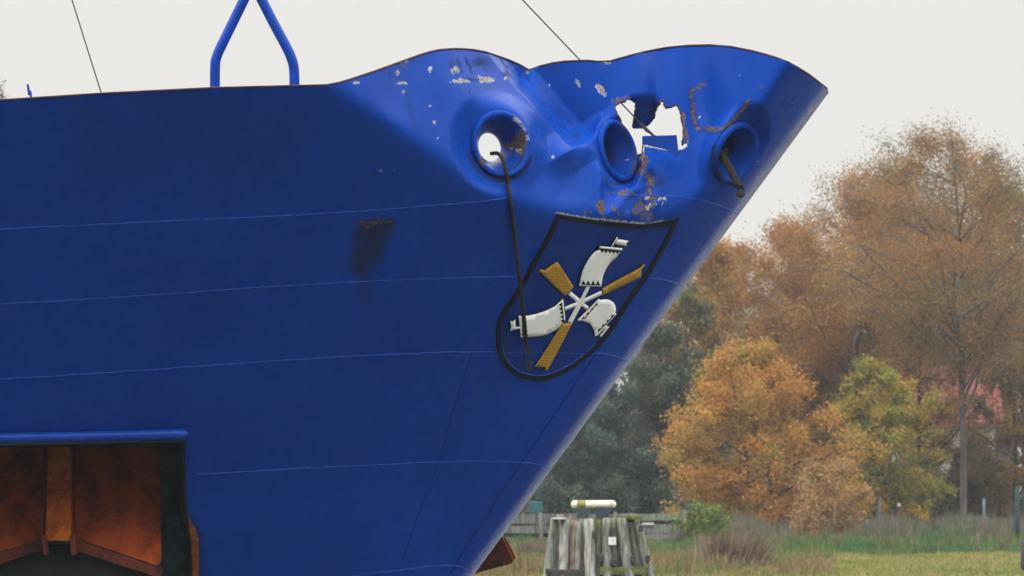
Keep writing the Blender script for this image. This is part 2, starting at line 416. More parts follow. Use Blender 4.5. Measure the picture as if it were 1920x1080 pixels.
# holes
HOLE = [(1154, 202), (1155, 196), (1160, 193.5), (1166, 191), (1172, 190), (1176, 188), (1179, 187), (1184, 190), (1190, 193), (1191.5, 196), (1190, 210), (1188, 228), (1186.5, 241), (1195, 241.5), (1203, 241), (1213, 237.5), (1221, 231), (1224, 224),
        (1226.5, 212), (1229, 205), (1232, 199), (1237, 192), (1243, 188.5), (1245, 195), (1248.5, 202.5), (1256, 201), (1263, 199), (1269.5, 197), (1273, 203), (1275, 208), (1277, 218), (1279, 228), (1282, 238), (1281.5, 250), (1280, 260), (1278, 268), (1277, 272),
        (1283, 270), (1290, 267), (1289, 272), (1282, 277), (1270, 283.5), (1254, 280.5), (1238, 278), (1222, 274.5), (1206, 271), (1205.5, 282), (1206, 291), (1203, 297), (1204, 304), (1200, 313), (1196, 321), (1190, 327), (1191, 316), (1191, 303), (1190, 292), (1183, 271), (1173, 248), (1161, 221)]
def circ(c, n, R, m=64):
    e1 = unit(np.cross((0, 0, 1), n)); e2 = np.cross(n, e1); a = np.arange(m) * 2 * math.pi / m
    return c + R * (np.cos(a)[:, None] * e1 + np.sin(a)[:, None] * e2)
hd = dens(HOLE, 2.5); hd = hd + np.random.default_rng(5).normal(0, .55, hd.shape)
holes_sz = [to_sz(inv(hd))]
for c, n, R in FAIR: holes_sz.append(to_sz(circ(c, n, R - .012)))
POCKET = [(-300, 836), (347, 826), (348.5, 900), (351, 950), (357, 985), (366, 1006), (371, 1030), (372, 1060), (373, 1150), (373, 1240), (-300, 1260)]
pocket3 = inv(dens(POCKET, 12)); holes_sz.append(to_sz(pocket3))
# free points at graded spacing
def grid(s0, s1, z0, z1, h, hz=None):
    hz = hz or h
    a, b = np.meshgrid(np.arange(s0, s1, h), np.arange(z0, z1, hz)); a = a + (np.arange(a.shape[0])[:, None] % 2) * h * .5
    return np.stack([a.ravel(), b.ravel()], 1)
g0 = grid(-15, 15, -.5, 9.4, .3); g1 = grid(.8, 10.2, 3.7, 9.0, .04); gn = grid(-.6, .8, 3.4, 8.9, .022, .05)
gd = grid(.15, 5.6, 7.25, 9.3, .015)
pg = px(P_sz(gd)); dsel = (pg[:, 1] < 440) & (pg[:, 0] > 600)
gd = gd[dsel]
def outside(g, q): return g[~((g[:, 0] > q[0]) & (g[:, 0] < q[1]) & (g[:, 1] > q[2]) & (g[:, 1] < q[3]))]
g0 = outside(outside(g0, (.8, 10.2, 3.7, 9.0)), (-.6, .8, 3.4, 8.9))
pg = px(P_sz(g1)); g1 = g1[~((pg[:, 1] < 440) & (pg[:, 0] > 600) & (g1[:, 1] > 7.25))]
gn = gn[~((gn[:, 0] > .15) & (gn[:, 1] > 7.25) & (px(P_sz(gn))[:, 1] < 440))]
pts = np.concatenate([g0, g1, gn, gd]); pts = pts[pip(pts, ring)]
for h in holes_sz: pts = pts[~pip(pts, h)]
near = np.zeros(len(pts), bool)
for h in holes_sz + [ring]: near |= dist_line(pts, np.concatenate([h, h[:1]])) < .008
pts = pts[~near]
V2, T = cdt(pts, [(ring, True)] + [(h, True) for h in holes_sz])
cen = V2[T].mean(1); keep = pip(cen, ring)
for h in holes_sz: keep &= ~pip(cen, h)
T = T[keep]
HP = P_sz(V2)
# orient outward
a, b, c = (HP[T[:, i]] for i in range(3)); nn_ = np.cross(b - a, c - a); want = np.where(V2[T].mean(1)[:, 0] > 0, -1, 1)
fl = (nn_[:, 1] * want) < 0; T[fl] = T[fl][:, ::-1]
# wear painted by position: r bare metal / primer / lit crest edge, g rust, b grime
def wear_at(P, extra=None):
    U = px(P); wr = np.zeros((len(P), 3))
    def blob(ch, cu, cv, ru, rv, s=1.0, ang=0): 
        c, s_ = math.cos(ang), math.sin(ang); du, dv = U[:, 0] - cu, U[:, 1] - cv
        r = np.sqrt(((du * c + dv * s_) / ru) ** 2 + ((-du * s_ + dv * c) / rv) ** 2)
        wr[:, ch] = np.maximum(wr[:, ch], s * np.clip(1.35 - .75 * r, 0, 1))
    def line(ch, l, wd, s=1.0):
        r = dist_line(U, l) / wd; wr[:, ch] = np.maximum(wr[:, ch], s * np.clip(1.35 - .75 * r, 0, 1))
    for q in ((862, 152, 15, 4), (913, 149, 12, 4.5), (752, 156, 9, 2.6), (746, 136, 3, 5), (807, 130, 3, 5), (757, 172, 2.5, 3), (815, 229, 2.5, 4), (1037, 293, 2, 4), (1179, 299, 4, 2.5), (990, 134, 4, 4), (1139, 118, 4, 4), (848, 133, 3, 4), (856, 132, 2.5, 5), (1421, 302, 2.5, 2.5), (1312, 220, 2, 2.5), (668, 155, 6, 2), (806, 199, 2, 2), (821, 259, 2, 2), (713, 320, 3, 3), (739, 320, 2, 2), (763, 114, 4, 2), (948, 147, 3, 3), (1031, 160, 2, 2)):
        blob(0, *q)
    blob(0, 1083, 155, 3.5, 11, 1, -.55); blob(0, 1127, 169, 5, 13, 1, -.6)
    for q in ((972, 271, 12, 18, .9), (905, 303, 7, 8, .7), (1219, 338, 4, 9), (1124, 387, 6, 6, .9), (1429, 165, 5, 4, .6), (752, 122, 8, 9, .5), (1220, 372, 4, 4), (1235, 368, 4, 2.5), (980, 258, 9, 16, .7)):
        blob(1, *q)
    rw = np.random.default_rng(21)
    for (cu, cv, su, sv_, n, ch) in ((1219, 345, 7, 14, 14, 1), (1217, 390, 7, 16, 16, 1), (1198, 394, 5, 9, 8, 1), (1178, 363, 18, 3, 12, 1), (1126, 386, 6, 7, 9, 1), (1235, 372, 9, 6, 3, 0), (1210, 385, 14, 16, 4, 0), (1160, 398, 26, 3, 9, 1), (1200, 300, 6, 9, 6, 1), (900, 120, 22, 9, 8, 2), (855, 133, 10, 4, 4, 0), (905, 150, 10, 3, 4, 0)):
        for _ in range(n): blob(ch, rw.normal(cu, su), rw.normal(cv, sv_), rw.uniform(1.5, 4.5), rw.uniform(2, 6), rw.uniform(.6, .95), rw.uniform(-.6, .6))
    for _ in range(8): blob(0, rw.uniform(680, 1420), rw.uniform(110, 390), rw.uniform(.9, 1.7), rw.uniform(1, 2.4), rw.uniform(.55, .85))
    line(1, [(1297, 172), (1302, 228), (1308, 241), (1345, 243), (1366, 236)], 4.5, .52); line(1, [(1366, 236), (1392, 208), (1402, 192)], 4, .62); line(1, [(1295, 172), (1320, 158)], 4, .5)
    line(2, [(1296, 170), (1302, 232), (1312, 243), (1345, 245), (1366, 236), (1402, 192)], 6, .75)
    line(0, [(1044, 400), (1088, 407), (1152, 415), (1212, 420), (1240, 415)], 2.4, .8); line(1, [(1044, 402), (1088, 409), (1212, 421)], 4, .6)  # crest plate top: rust, plus its lit edge painted as a pale line
    for l in ([(858, 110), (866, 136)], [(873, 109), (885, 138)]): line(2, l, 2.2, .9)
    blob(2, 900, 116, 18, 8, .75); blob(2, 848, 120, 10, 10, .55); line(2, [(875, 150), (905, 148)], 4, .65); blob(2, 949, 141, 6, 8, .8); line(2, [(935, 104), (963, 150)], 1.6, .8); line(2, [(963, 150), (995, 185)], 1.4, .6)
    line(2, [(1010, 152), (1050, 205), (1090, 256)], 2.0, .6); line(2, [(762, 175), (778, 240)], 7, .45); blob(2, 862, 168, 3, 3, .7); blob(2, 880, 172, 3, 4, .7); blob(2, 1080, 256, 10, 4, .75); blob(2, 1042, 134, 14, 8, .5)
    blob(2, 1230, 340, 22, 18, .62); blob(2, 1200, 372, 18, 14, .6); blob(2, 1190, 322, 16, 8, .5)
    for (cu, cv, ru, rv, a0, a1, wd_) in ((938, 271, 62, 69, 20, 165, 3.5), (1157, 281, 36, 64, 20, 130, 2.5), (1376, 284, 38, 60, 95, 190, 4)):
        a_ = np.radians(np.linspace(a0, a1, 14)); line(2, [(cu + ru * math.cos(q_), cv + rv * math.sin(q_)) for q_ in a_], wd_, .85)
    # rust run on the dark side
    line(2, [(680, 423), (732, 419)], 11, .95); line(2, [(684, 440), (712, 436)], 22, .95); line(2, [(706, 440), (700, 480)], 20, .9); line(2, [(684, 445), (676, 500)], 20, .85); line(2, [(676, 480), (656, 496)], 13, .5); line(2, [(690, 490), (684, 560)], 20, .5); line(2, [(686, 540), (680, 690)], 13, .27); line(2, [(700, 540), (696, 640)], 10, .2)
    line(1, [(676, 416), (736, 415)], 3.5, .52); blob(1, 684, 424, 14, 6, .5)
    blob(2, 30, 408, 60, 16, .42); blob(2, 190, 412, 40, 8, .4); line(2, [(360, 975), (374, 1010), (380, 1080)], 12, .6)
    line(1, [(1144, 190), (1180, 184)], 4, .45); line(1, [(1281, 215), (1287, 262)], 4, .55)
    line(1, list(HOLE) + [HOLE[0]], 2.6, .50); line(2, list(HOLE) + [HOLE[0]], 3.0, .85); line(0, HOLE[38:50], 2.2, .72)
    line(1, [(1204, 292), (1210, 300), (1200, 320)], 6, .7)
    return wr
wear = wear_at(HP); wear[V2[:, 0] < -.2] = 0
wear = np.concatenate([wear, (sstep(np.abs(V2[:, 0]), .05, .28))[:, None]], 1)
SHIP_LOC = (-3.5, 51.0, 0.0)
ship = empty("cargo_ship", SHIP_LOC, "blue cargo ship bow with torn and dented bulwark above a painted crest", "ship")
hull = fast_mesh("hull", HP, T, [M_HULL, M_EDGE], ship, True, wear, "wear")
so_ = hull.modifiers.new("plate", 'SOLIDIFY'); so_.thickness = .022; so_.offset = -1; so_.material_offset_rim = 1; so_.use_rim = True

rl = P_sz(np.concatenate([top_sz[::3], [[.03, zt - .03]]])); rl[:, 2] += .004
fast_mesh("rail", *tubes(rl, .0085, 8, True), M_RAIL, ship, True)
# deck, closing the ship behind the bulwark
dz_ = 7.62; ss = np.concatenate([np.arange(15, .5, -.4), [.35, .2]])
sb = P_sz(np.stack([ss, np.full_like(ss, dz_)], 1)); sb[:, 1] = Ybase(sb[:, 0], sb[:, 2]) + .16
pb = P_sz(np.stack([-ss, np.full_like(ss, dz_)], 1)); pb[:, 1] -= .05
ymin = np.maximum(Y(sb[:, 0], sb[:, 2]) + .16, sb[:, 1]); sb[:, 1] = np.minimum(ymin, pb[:, 1] - .1)
n_ = len(ss); q = np.arange(n_ - 1)
fast_mesh("deck", np.concatenate([sb, pb]), np.stack([q, q + 1, q + 1 + n_, q + n_], 1), M_DECK, ship)
# transom end far outside the frame
zz = np.linspace(-.6, 7.8, 12); e1_ = P_sz(np.stack([np.full(12, 15.0), zz], 1)); e2_ = P_sz(np.stack([np.full(12, -15.0), zz], 1))
q = np.arange(11); fast_mesh("end_bulkhead", np.concatenate([e1_, e2_]), np.stack([q, q + 12, q + 13, q + 1], 1), M_TUBE, ship)

# fairleads: flanged rim and funnel
def fairlead(c, n, R, ax):
    e1 = unit(np.cross((0, 0, 1), n)); e2 = np.cross(n, e1); m = 72; a = np.arange(m) * 2 * math.pi / m
    prof = [(R + .032, -.03), (R + .036, .006), (R + .030, .030), (R + .010, .044), (R - .014, .038), (R - .028, .012), (R - .045, -.03), (R - .07, -.09), (R - .105, -.17), (R - .130, -.24), (R - .141, -.30), (R - .143, -.36), (R - .14, -.40), (R - .10, -.41)]
    V = np.concatenate([c + r * (np.cos(a)[:, None] * e1 + np.sin(a)[:, None] * e2) + (h * n if h > -.03 else -.03 * n + (h + .03) * ax) for r, h in prof])
    K = len(prof); i = np.arange(K - 1)[:, None] * m; j = np.arange(m)[None]; j2 = (j + 1) % m
    f = np.stack([i + j, i + j2, i + m + j2, i + m + j], -1).reshape(-1, 4)[:, ::-1]
    U = px(V); wr = wear_at(V)
    uc = px(c[None])[0]; ang = np.tile(np.degrees(np.arctan2(-(U[:, 1] - uc[1]), U[:, 0] - uc[0])), 1)
    return V, f, wr, ang, np.repeat([p[1] for p in prof], m)
for i, (c, n, R) in enumerate(FAIR):
    V, f, wr, ang, dep = fairlead(c, n, R, AXES[i])
    if i == 0:
        edge = np.abs(dep - .041) < .008
        wr[:, 0] = np.maximum(wr[:, 0], edge * ((ang > 5) & (ang < 62)) * .62)
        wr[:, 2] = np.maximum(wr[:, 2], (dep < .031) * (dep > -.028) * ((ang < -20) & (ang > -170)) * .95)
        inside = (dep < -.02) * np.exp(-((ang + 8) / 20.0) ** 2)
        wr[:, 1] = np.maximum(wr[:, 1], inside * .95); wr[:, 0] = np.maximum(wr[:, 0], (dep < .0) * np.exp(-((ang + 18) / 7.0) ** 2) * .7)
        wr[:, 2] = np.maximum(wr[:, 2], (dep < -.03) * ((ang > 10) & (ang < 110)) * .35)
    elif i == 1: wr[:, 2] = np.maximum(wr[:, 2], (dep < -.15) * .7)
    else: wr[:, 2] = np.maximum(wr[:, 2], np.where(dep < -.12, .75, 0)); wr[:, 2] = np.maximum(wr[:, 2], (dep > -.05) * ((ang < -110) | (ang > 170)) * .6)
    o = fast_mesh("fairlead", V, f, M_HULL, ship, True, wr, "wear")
    tag(o, ["round open fairlead with rusted inner lip", "fairlead beside the torn hole", "fairlead nearest the stem"][i])

# decals lying on the plating
def decal(name, polys, off, mat, parent, th=None, h=.03, step=4):
    lo = [dens(p, step) for p in polys]
    P3 = [inv(p) for p in lo]; sz = [np.stack([p[:, 0], p[:, 2]], 1) for p in P3]
    allp = np.concatenate(sz); mn, mxx = allp.min(0), allp.max(0)
    g = grid(mn[0], mxx[0], mn[1], mxx[1], h); ins = np.zeros(len(g), bool)
    for p in sz: ins |= pip(g, p)
    g = g[ins]
    if len(g):
        nr = np.zeros(len(g), bool)
        for p in sz: nr |= dist_line(g, np.concatenate([p, p[:1]])) < .006
        g = g[~nr]
    V, T_ = cdt(g.reshape(-1, 2), [(p, True) for p in sz]); c_ = V[T_].mean(1); kp = np.zeros(len(T_), bool)
    for p in sz: kp |= pip(c_, p)
    T_ = T_[kp]; y = Y(V[:, 0], V[:, 1]); n = nrm(V[:, 0], V[:, 1])
    P = np.stack([V[:, 0], y, V[:, 1]], 1) + n * off
    a, b, c = (P[T_[:, i]] for i in range(3)); fl_ = np.cross(b - a, c - a)[:, 1] > 0; T_[fl_] = T_[fl_][:, ::-1]
    o = fast_mesh(name, P, T_, mat, parent, True)
    s_ = o.modifiers.new("sheet", 'SOLIDIFY'); s_.thickness = th or off * .9; s_.offset = -1
    return o
def band(name, outer, inner, off, mat, parent):
    A = inv(outer); B = inv(inner); n = len(A)
    mid = inv((outer + inner) / 2); V = []
    for P, o_ in ((A, -.002), (A, off), (mid, off), (B, off), (B, -.002)): V.append(P + nrm(P[:, 0], P[:, 2]) * o_)
    q = np.arange(n); q2 = (q + 1) % n; f = np.concatenate([np.stack([k_ * n + q, k_ * n + q2, (k_ + 1) * n + q2, (k_ + 1) * n + q], 1) for k_ in range(4)])
    return fast_mesh(name, np.concatenate(V), f, mat, parent)
def C3(pts): return np.array([(900 + x * .3147, 380 + y * .3147) for x, y in pts])
shield = C3([(455, 65), (520, 77), (600, 90), (700, 104), (800, 114), (900, 124), (980, 129), (1080, 113), (1185, 90), (1150, 165), (1100, 265), (1050, 352), (1000, 440), (940, 525), (880, 605), (840, 675), (800, 742), (755, 803), (700, 860), (650, 908), (600, 950), (550, 985), (500, 1012), (450, 1036), (400, 1050), (360, 1056), (310, 1055), (265, 1045), (220, 1030), (180, 1003), (150, 972), (122, 930), (105, 880), (96, 825), (95, 770), (102, 722), (115, 680), (140, 632), (170, 590), (205, 535), (240, 480), (290, 388), (340, 300), (370, 245), (400, 190), (428, 128)])
crest = decal("crest", [shield], .004, M_NAVY, ship, th=.003)
tag(crest, "shield with white sails and gold vanes radiating from a hub")
so2 = dens(shield, 6); si2 = offset_poly(so2, -7.6)
band("crest_border", so2, si2, .013, M_BLACK, crest)
low = si2[(si2[:, 1] > 630)]; low = low[np.argsort(-low[:, 0])]
def bar(a, b, wd):
    a, b = np.array(a, float), np.array(b, float); t = (b - a) / np.linalg.norm(b - a); n = np.array([-t[1], t[0]]) * wd / 2
    return [tuple(a + n), tuple(b + n), tuple(b - n), tuple(a - n)]
hub = (594, 592)
spokes = [bar(hub, (645, 488), 20), bar(hub, (722, 532), 22), bar(hub, (530, 535), 26), bar(hub, (498, 630), 20), bar(hub, (530, 712), 26), bar(hub, (644, 632), 22), [(574, 580), (594, 568), (616, 582), (616, 602), (594, 614), (574, 604)]]
sails = [
  [[(590, 480), (593, 445), (600, 415), (612, 385), (625, 360), (642, 330), (660, 305), (682, 285), (705, 276), (770, 283), (828, 287), (805, 320), (770, 350), (745, 385), (733, 410), (725, 432), (716, 485)], bar((584, 483), (716, 489), 12), bar((705, 260), (840, 273), 13), bar((778, 258), (811, 200), 6), [(809, 212), (845, 216), (880, 223), (862, 238), (869, 251), (830, 247), (800, 240)]],
  [[(482, 574), (440, 612), (410, 628), (380, 641), (330, 658), (285, 667), (240, 671), (244, 792), (300, 793), (345, 790), (390, 779), (440, 756), (470, 730), (497, 694)], bar((484, 572), (496, 696), 11), bar((230, 668), (243, 796), 12), bar((205, 745), (232, 738), 7), [(174, 700), (190, 703), (203, 690), (206, 735), (228, 733), (228, 740), (206, 748), (174, 758), (180, 730)]],
  [[(706, 574), (735, 571), (762, 573), (785, 586), (798, 605), (803, 630), (799, 658), (770, 690), (735, 725), (705, 752), (680, 787), (673, 755), (660, 730), (645, 712), (612, 699), (580, 695), (640, 640)], bar((704, 570), (578, 696), 8), bar((803, 655), (678, 788), 8), bar((740, 728), (690, 786), 6), [(738, 724), (763, 735), (738, 766), (712, 795), (706, 788), (728, 762), (735, 742)]]]
teeth = [
  [[(x, 478 + .05 * (x - 590)), (x + 11, 456), (x + 23, 478 + .05 * (x - 568))] for x in (597, 626, 655, 684)] + [[(x, 273 + .1 * (x - 705)), (x + 12, 292 + .1 * (x - 705)), (x + 23, 275 + .1 * (x - 705))] for x in (708, 731, 754, 777, 800)],
  [[(479 + t * 1.2, 590 + t * 10), (462 + t * 1.2, 602 + t * 10), (481 + t * 1.2, 612 + t * 10)] for t in (0, 2.4, 4.8, 7.2, 9.6)] + [[(246, y), (246, y + 22), (263, y + 11)] for y in (674, 698, 722, 746, 769)],
  [[(690 - t, 592 + t), (693 - t, 606 + t), (675 - t, 607 + t)] for t in (0, 26, 52, 78)] + [[(790 - t, 664 + 1.05 * t), (774 - t, 664 + 1.05 * t), (774 - t, 681 + 1.05 * t)] for t in (0, 26, 52, 78)]]
decal("spokes", [C3(p) for p in spokes], .012, M_WHITE, crest, th=.003, h=.05)
for sl_, tt in zip(sails, teeth):
    pl = [C3(p) for p in sl_]
    o = decal("sail", pl, .018, M_WHITE, crest, th=.004, h=.05)
    ol = decal("outline", [offset_poly(p, 1.3) for p in pl], .0155, M_BLACK, o, th=.003, h=.05)
    ne = {0: 4, 1: 5, 2: 4}[sails.index(sl_)]
    for row in (tt[:ne], tt[ne:]):
        a_, b_ = (0, 2) if sails.index(sl_) != 2 else (0, 2)
        e0 = np.array(row[0][0], float); e1x = np.array(row[-1][1] if (sails.index(sl_) == 1 and row is not tt[:ne] and len(row) == 5 and row[0][0][0] == 246) else row[-1][2] if sails.index(sl_) != 2 else row[-1][1 if row[0][0][0] < 700 else 2], float)
        strip = bar(tuple(e0), tuple(e1x), 4.5)
        decal("zigzag", [C3(p) for p in row] + [C3(strip)], .021, M_BLACK, o, th=.002, h=.05)
def gold():
    m = Mat("gold_vane_paint", .55, .4); b = m.n("TexBrick"); b.inputs['Scale'].default_value = 1.0
    b.inputs['Brick Width'].default_value = .055; b.inputs['Row Height'].default_value = .026; b.inputs['Mortar Size'].default_value = .0035
    m.l(m.coord((1, 1, 1), (math.pi / 2, 0, .0)), b.inputs['Vector'])
    b.inputs['Color1'].default_value = (.46, .25, .012, 1); b.inputs['Color2'].default_value = (.54, .31, .016, 1); b.inputs['Mortar'].default_value = (.20, .10, .008, 1)
    m.base(m.mix(m.rng(m.noise(25, 4), .35, .7), b.outputs[0], (.38, .20, .010))); return m.m
M_GOLD = gold()
vanes = [[(348, 397), (362, 393), (380, 400), (418, 372), (455, 347), (468, 365), (510, 430), (553, 497), (528, 526), (503, 552), (430, 485), (350, 405)],
         [(720, 510), (830, 448), (945, 387), (972, 362), (976, 373), (956, 395), (955, 440), (840, 492), (722, 549)],
         [(485, 714), (545, 714), (480, 840), (415, 962), (394, 998), (379, 991), (386, 977), (322, 972), (405, 845)]]
for p in vanes:
    o = decal("vane", [C3(p)], .014, M_GOLD, crest, th=.004, h=.04)
    decal("outline", [offset_poly(C3(p), 1.2)], .0115, M_BLACK, o, th=.003, h=.05)

# weld seams: thin beads across the shell
def bead(name, pts, r, mat, parent, off=.0, step=6, wob=.3):
    p = dens(smooth_line(pts, 6), step, False); p = p + np.stack([0 * p[:, 0], np.interp(np.arange(len(p)), np.arange(0, len(p) + 3, 3), rng0.normal(0, wob, len(np.arange(0, len(p) + 3, 3))))], 1)
    P = inv(p); P = P + nrm(P[:, 0], P[:, 2]) * off
    V, f = tubes(P, r, 6, True); return fast_mesh(name, V, f, mat, parent, True)
for s_ in ([(-250, 447), (0, 430), (150, 423), (300, 415), (500, 406), (700, 394), (800, 386), (900, 378), (955, 370)],
           [(1140, 400), (1160, 370), (1215, 366), (1280, 370), (1330, 380), (1368, 393), (1384, 403)],
           [(-250, 586), (0, 570), (150, 562), (300, 552), (500, 538), (700, 527), (900, 520), (1000, 518)],
           [(1205, 520), (1240, 524), (1270, 532), (1281, 539)],
           [(-250, 728), (0, 711), (150, 702), (300, 692), (500, 678), (650, 668), (800, 662), (870, 660), (925, 660)],
           [(945, 661), (1000, 660), (1080, 662), (1130, 663), (1165, 671), (1178, 681)],
           [(368, 890), (430, 886), (500, 882), (600, 876), (700, 872), (800, 867), (900, 865), (980, 867), (1020, 874), (1032, 880)],
           [(660, 1080), (740, 1070), (800, 1063), (840, 1060), (868, 1064), (885, 1074)]):
    bead("weld_seam", s_, .0052, M_SEAM, ship)
bead("dark_seam_line", [(1192, 540), (1148, 610), (1100, 688), (1000, 835), (900, 985), (845, 1075)], .0045, M_BLACK, ship, wob=.1)  # kink beside the stem, its shadow line put in as a black bead
bead("dark_seam_line", [(885, 660), (850, 770), (825, 860), (790, 950), (755, 1050)], .005, M_NAVY, ship, wob=.2)
bead("crest_bead", [tuple(x) for x in si2[(si2[:, 1] > 640) & (si2[:, 0] > 930)][::3]], .006, M_SEAM, crest, off=.012, wob=.1) if False else None
bb = inv(offset_poly(dens(shield, 6), -9.2)); mk = px(bb)[:, 1] > 640
bb = bb[mk]; bb = bb + nrm(bb[:, 0], bb[:, 2]) * .008
fast_mesh("crest_lit_edge", *tubes(bb, .006, 6, True), M_SEAM, crest, True)  # paler bead standing in for the lit lower inner edge of the border

# bracket plate behind the tear, torn lip
yp = float(inv([(1240, 290)])[0, 1]) + .10
Geo().slab([(1204, 255), (1269, 253), (1272, 284), (1272, 330), (1204, 330)], yp, .03).build("bracket_plate", M_TUBE, ship, bevel=.004)
Geo().slab([(1191, 290), (1206, 287), (1210, 300), (1205, 340), (1191, 340)], yp + .02, .03).build("bracket_plate", M_TUBE, ship)
g = Geo(); rr = np.random.default_rng(3)
for (u, v, r) in ((1207, 292, .022), (1211, 289, .016), (1203, 297, .018), (1206, 299, .012)):
    c_ = W(u, v, yp - .06); a = np.arange(7) * 2 * math.pi / 7
    g.tube(np.array([c_ + (-r, 0, -r * .6), c_ + (0, -.01, 0), c_ + (r * .8, 0, r)]), np.array([r * .5, r, r * .3]), 7)
g.build("torn_lip", simple("bare_steel", (.30, .24, .22), .6, .5, 30), ship)

# anchor pocket
n_ = len(pocket3); cen_ = pocket3.mean(0)
inn = pocket3.copy(); inn[:, 0] = inn[:, 0] - .24 * (inn[:, 0] > cen_[0]) + .2 * (inn[:, 0] < cen_[0]); yb_ = pocket3[:, 1].max() + 1.35
zi = inn.copy(); zi[:, 1] = yb_
mid = (pocket3 + inn) / 2; q = np.arange(n_); q2 = (q + 1) % n_
Vp = np.concatenate([pocket3, zi]); fp = [np.stack([q, q2, q2 + n_, q + n_], 1), (n_ + q)[None]]
fast_mesh("anchor_pocket", Vp, fp, M_POCKET, ship)
decal('rust_patch', [np.array([(352, 962), (358, 978), (366, 990), (371, 1004), (373, 1030), (372, 1082), (371, 1120), (359, 1120), (360, 1060), (357, 1010), (353, 985)])], .004, rust_mat('edge_rust', (.20, .05, .006), (.05, .02, .006), (.26, .09, .015)), ship, th=.003)
P = inv(dens([(-300, 827), (0, 821.5), (120, 819.5), (345, 814)], 15, False)); P = np.concatenate([P, inv([(356, 812)])])
P = P + np.array([0, -.085, 0]); R_ = np.full(len(P), .047); R_[-1] = .006
fast_mesh("ledge", *tubes(P, R_, 14, True), M_TUBE, ship, True)

# A-shaped mast legs on the deck
ya = float(inv([(480, 165)])[0, 1]) + 1.35
def pxpath(pts, y, n=8, smooth=True): 
    p = smooth_line(pts, n) if smooth else np.array(pts, float); return W(p[:, 0], p[:, 1], y)
zdeck_v = HV - (dz_ - CZ) * F / ya
fr = Geo().tube(pxpath([(403, zdeck_v), (403, 250), (403, 170), (403.5, 122), (407, 104), (415, 86), (436, 43), (457, 0), (472, -32)], ya), .0455, 16).build("mast_frame", M_TUBE, ship, True)
Geo().tube(pxpath([(552, zdeck_v), (552, 250), (552, 165), (551, 128), (546, 108), (537, 88), (514, 45), (491, 0), (474, -32)], ya + .02), .0455, 16).build("mast_leg", M_TUBE, fr, True)
Geo().tube(pxpath([(473, -25), (473, -260)], ya + .01, 1), .05, 16).build("mast_post", M_TUBE, fr, True)
# stays and small stanchion
Geo().tube(pxpath([(60, zdeck_v), (58, 186), (55, 178), (52, 158)], ya, 5), .011, 8).build("stanchion", M_TUBE, ship, True)
Geo().tube(np.stack([W(135 - 55 * 8, 0 - 175 * 8, ya + 3.0), W(190, 175, ya + .6), W(225, 286, ya + .2)]), .0068, 6).build("stay_wire", M_WIRE, ship)
ye = yp + .25
Geo().tube(np.stack([W(980 - 700, 0 - 735, ye + 1.2), W(980, 0, ye + .3), W(1085, 110, ye + .12), W(1212, 243, ye)]), .0075, 6).build("stay_wire", M_WIRE, ship)
g = Geo(); g.tube(np.stack([W(1196, 226, ye - .02), W(1204, 235, ye - .02), W(1214, 245, ye - .02), W(1224, 252, ye - .02)]), np.array([.008, .015, .018, .008]), 8)
g.tube(np.stack([W(1220, 250, ye - .02), W(1236, 262, ye), W(1238, 300, ye)]), .012, 8); g.build("turnbuckle", M_WIRE, ship)

# ------------------------------------------------------------------ anchors
ph = float(np.median(inv([(40, 950), (200, 950), (300, 950)])[:, 1]))
def anchor(label, parts, loc):
    a_ = empty("anchor", loc, label, "anchor"); return a_
an = empty("anchor", tuple(W(110, 1070, ph + .5)), "rusty orange anchor stowed in the recess of the blue hull", "anchor")
def fl_y(pts, y0, lean, vr): return np.array([y0 + lean * (vr - v) / 200.0 for _, v in pts])
pr = [(137, 838), (301, 838), (302, 1050), (296, 1062), (220, 1036), (137, 1008)]
pl_ = [(84, 838), (84, 1010), (0, 1036), (-70, 1060), (-80, 1050), (-80, 838)]
Geo().slab(pr, fl_y(pr, ph + .40, .75, 1060), .10).build("fluke", M_RUST, an, bevel=.012)
Geo().slab(pl_, fl_y(pl_, ph + .40, .75, 1060), .10).build("fluke", M_RUST, an, bevel=.012)
cb = [(137, 1010), (220, 1038), (302, 1064), (302, 1084), (220, 1058), (137, 1030)]; Geo().slab(cb, ph + .42, .2).build("crown_rim", M_DRUST, an)
cb = [(82, 1012), (82, 1030), (0, 1058), (-80, 1084), (-80, 1064), (0, 1038)]; Geo().slab(cb, ph + .42, .2).build("crown_rim", M_DRUST, an)
cr = [(137, 1012), (220, 1040), (300, 1066), (303, 1092), (300, 1140), (-80, 1140), (-80, 1066), (0, 1040), (82, 1014), (84, 1022), (136, 1022)]
Geo().slab(cr, ph + .56, .2).build("crown", simple("tarry_steel", (.007, .008, .006), .8, .5, 8), an, bevel=.012)
sk = [(90, 838), (130, 838), (132, 900), (133, 1014), (85, 1014), (88, 900)]
s1 = Geo().slab(sk, fl_y(sk, ph + .30, .72, 1014), .20).build("shank", rust_mat("bright_rust", (.50, .11, .003), (.18, .035, .003), (.52, .15, .006)), an, bevel=.004)
for lg in ([(76, 1000), (88, 1004), (90, 1042), (80, 1042)], [(130, 1004), (142, 1000), (143, 1040), (133, 1042)]): Geo().slab(lg, ph + .28, .15).build("lug", M_DRUST, an, bevel=.01)
an2 = empty("anchor", tuple(W(900, 1075, 52.4)), "dark red rusty anchor fluke jutting out behind the bow stem", "anchor")
Geo().slab([(942, 1006), (949, 1020), (963, 1050), (961, 1055), (954, 1058), (925, 1066), (896, 1074), (840, 1090), (830, 1060), (880, 1010)], 52.1, .16).build("fluke", M_DRUST, an2, bevel=.012)
Geo().slab([(944, 1009), (948, 1007), (960, 1030), (967, 1046), (963, 1050)], 52.16, .10).build("fluke_edge", M_RUST, an2)
Geo().slab([(800, 1020), (850, 1030), (845, 1095), (800, 1095)], 52.0, .30).build("crown", M_DRUST, an2)
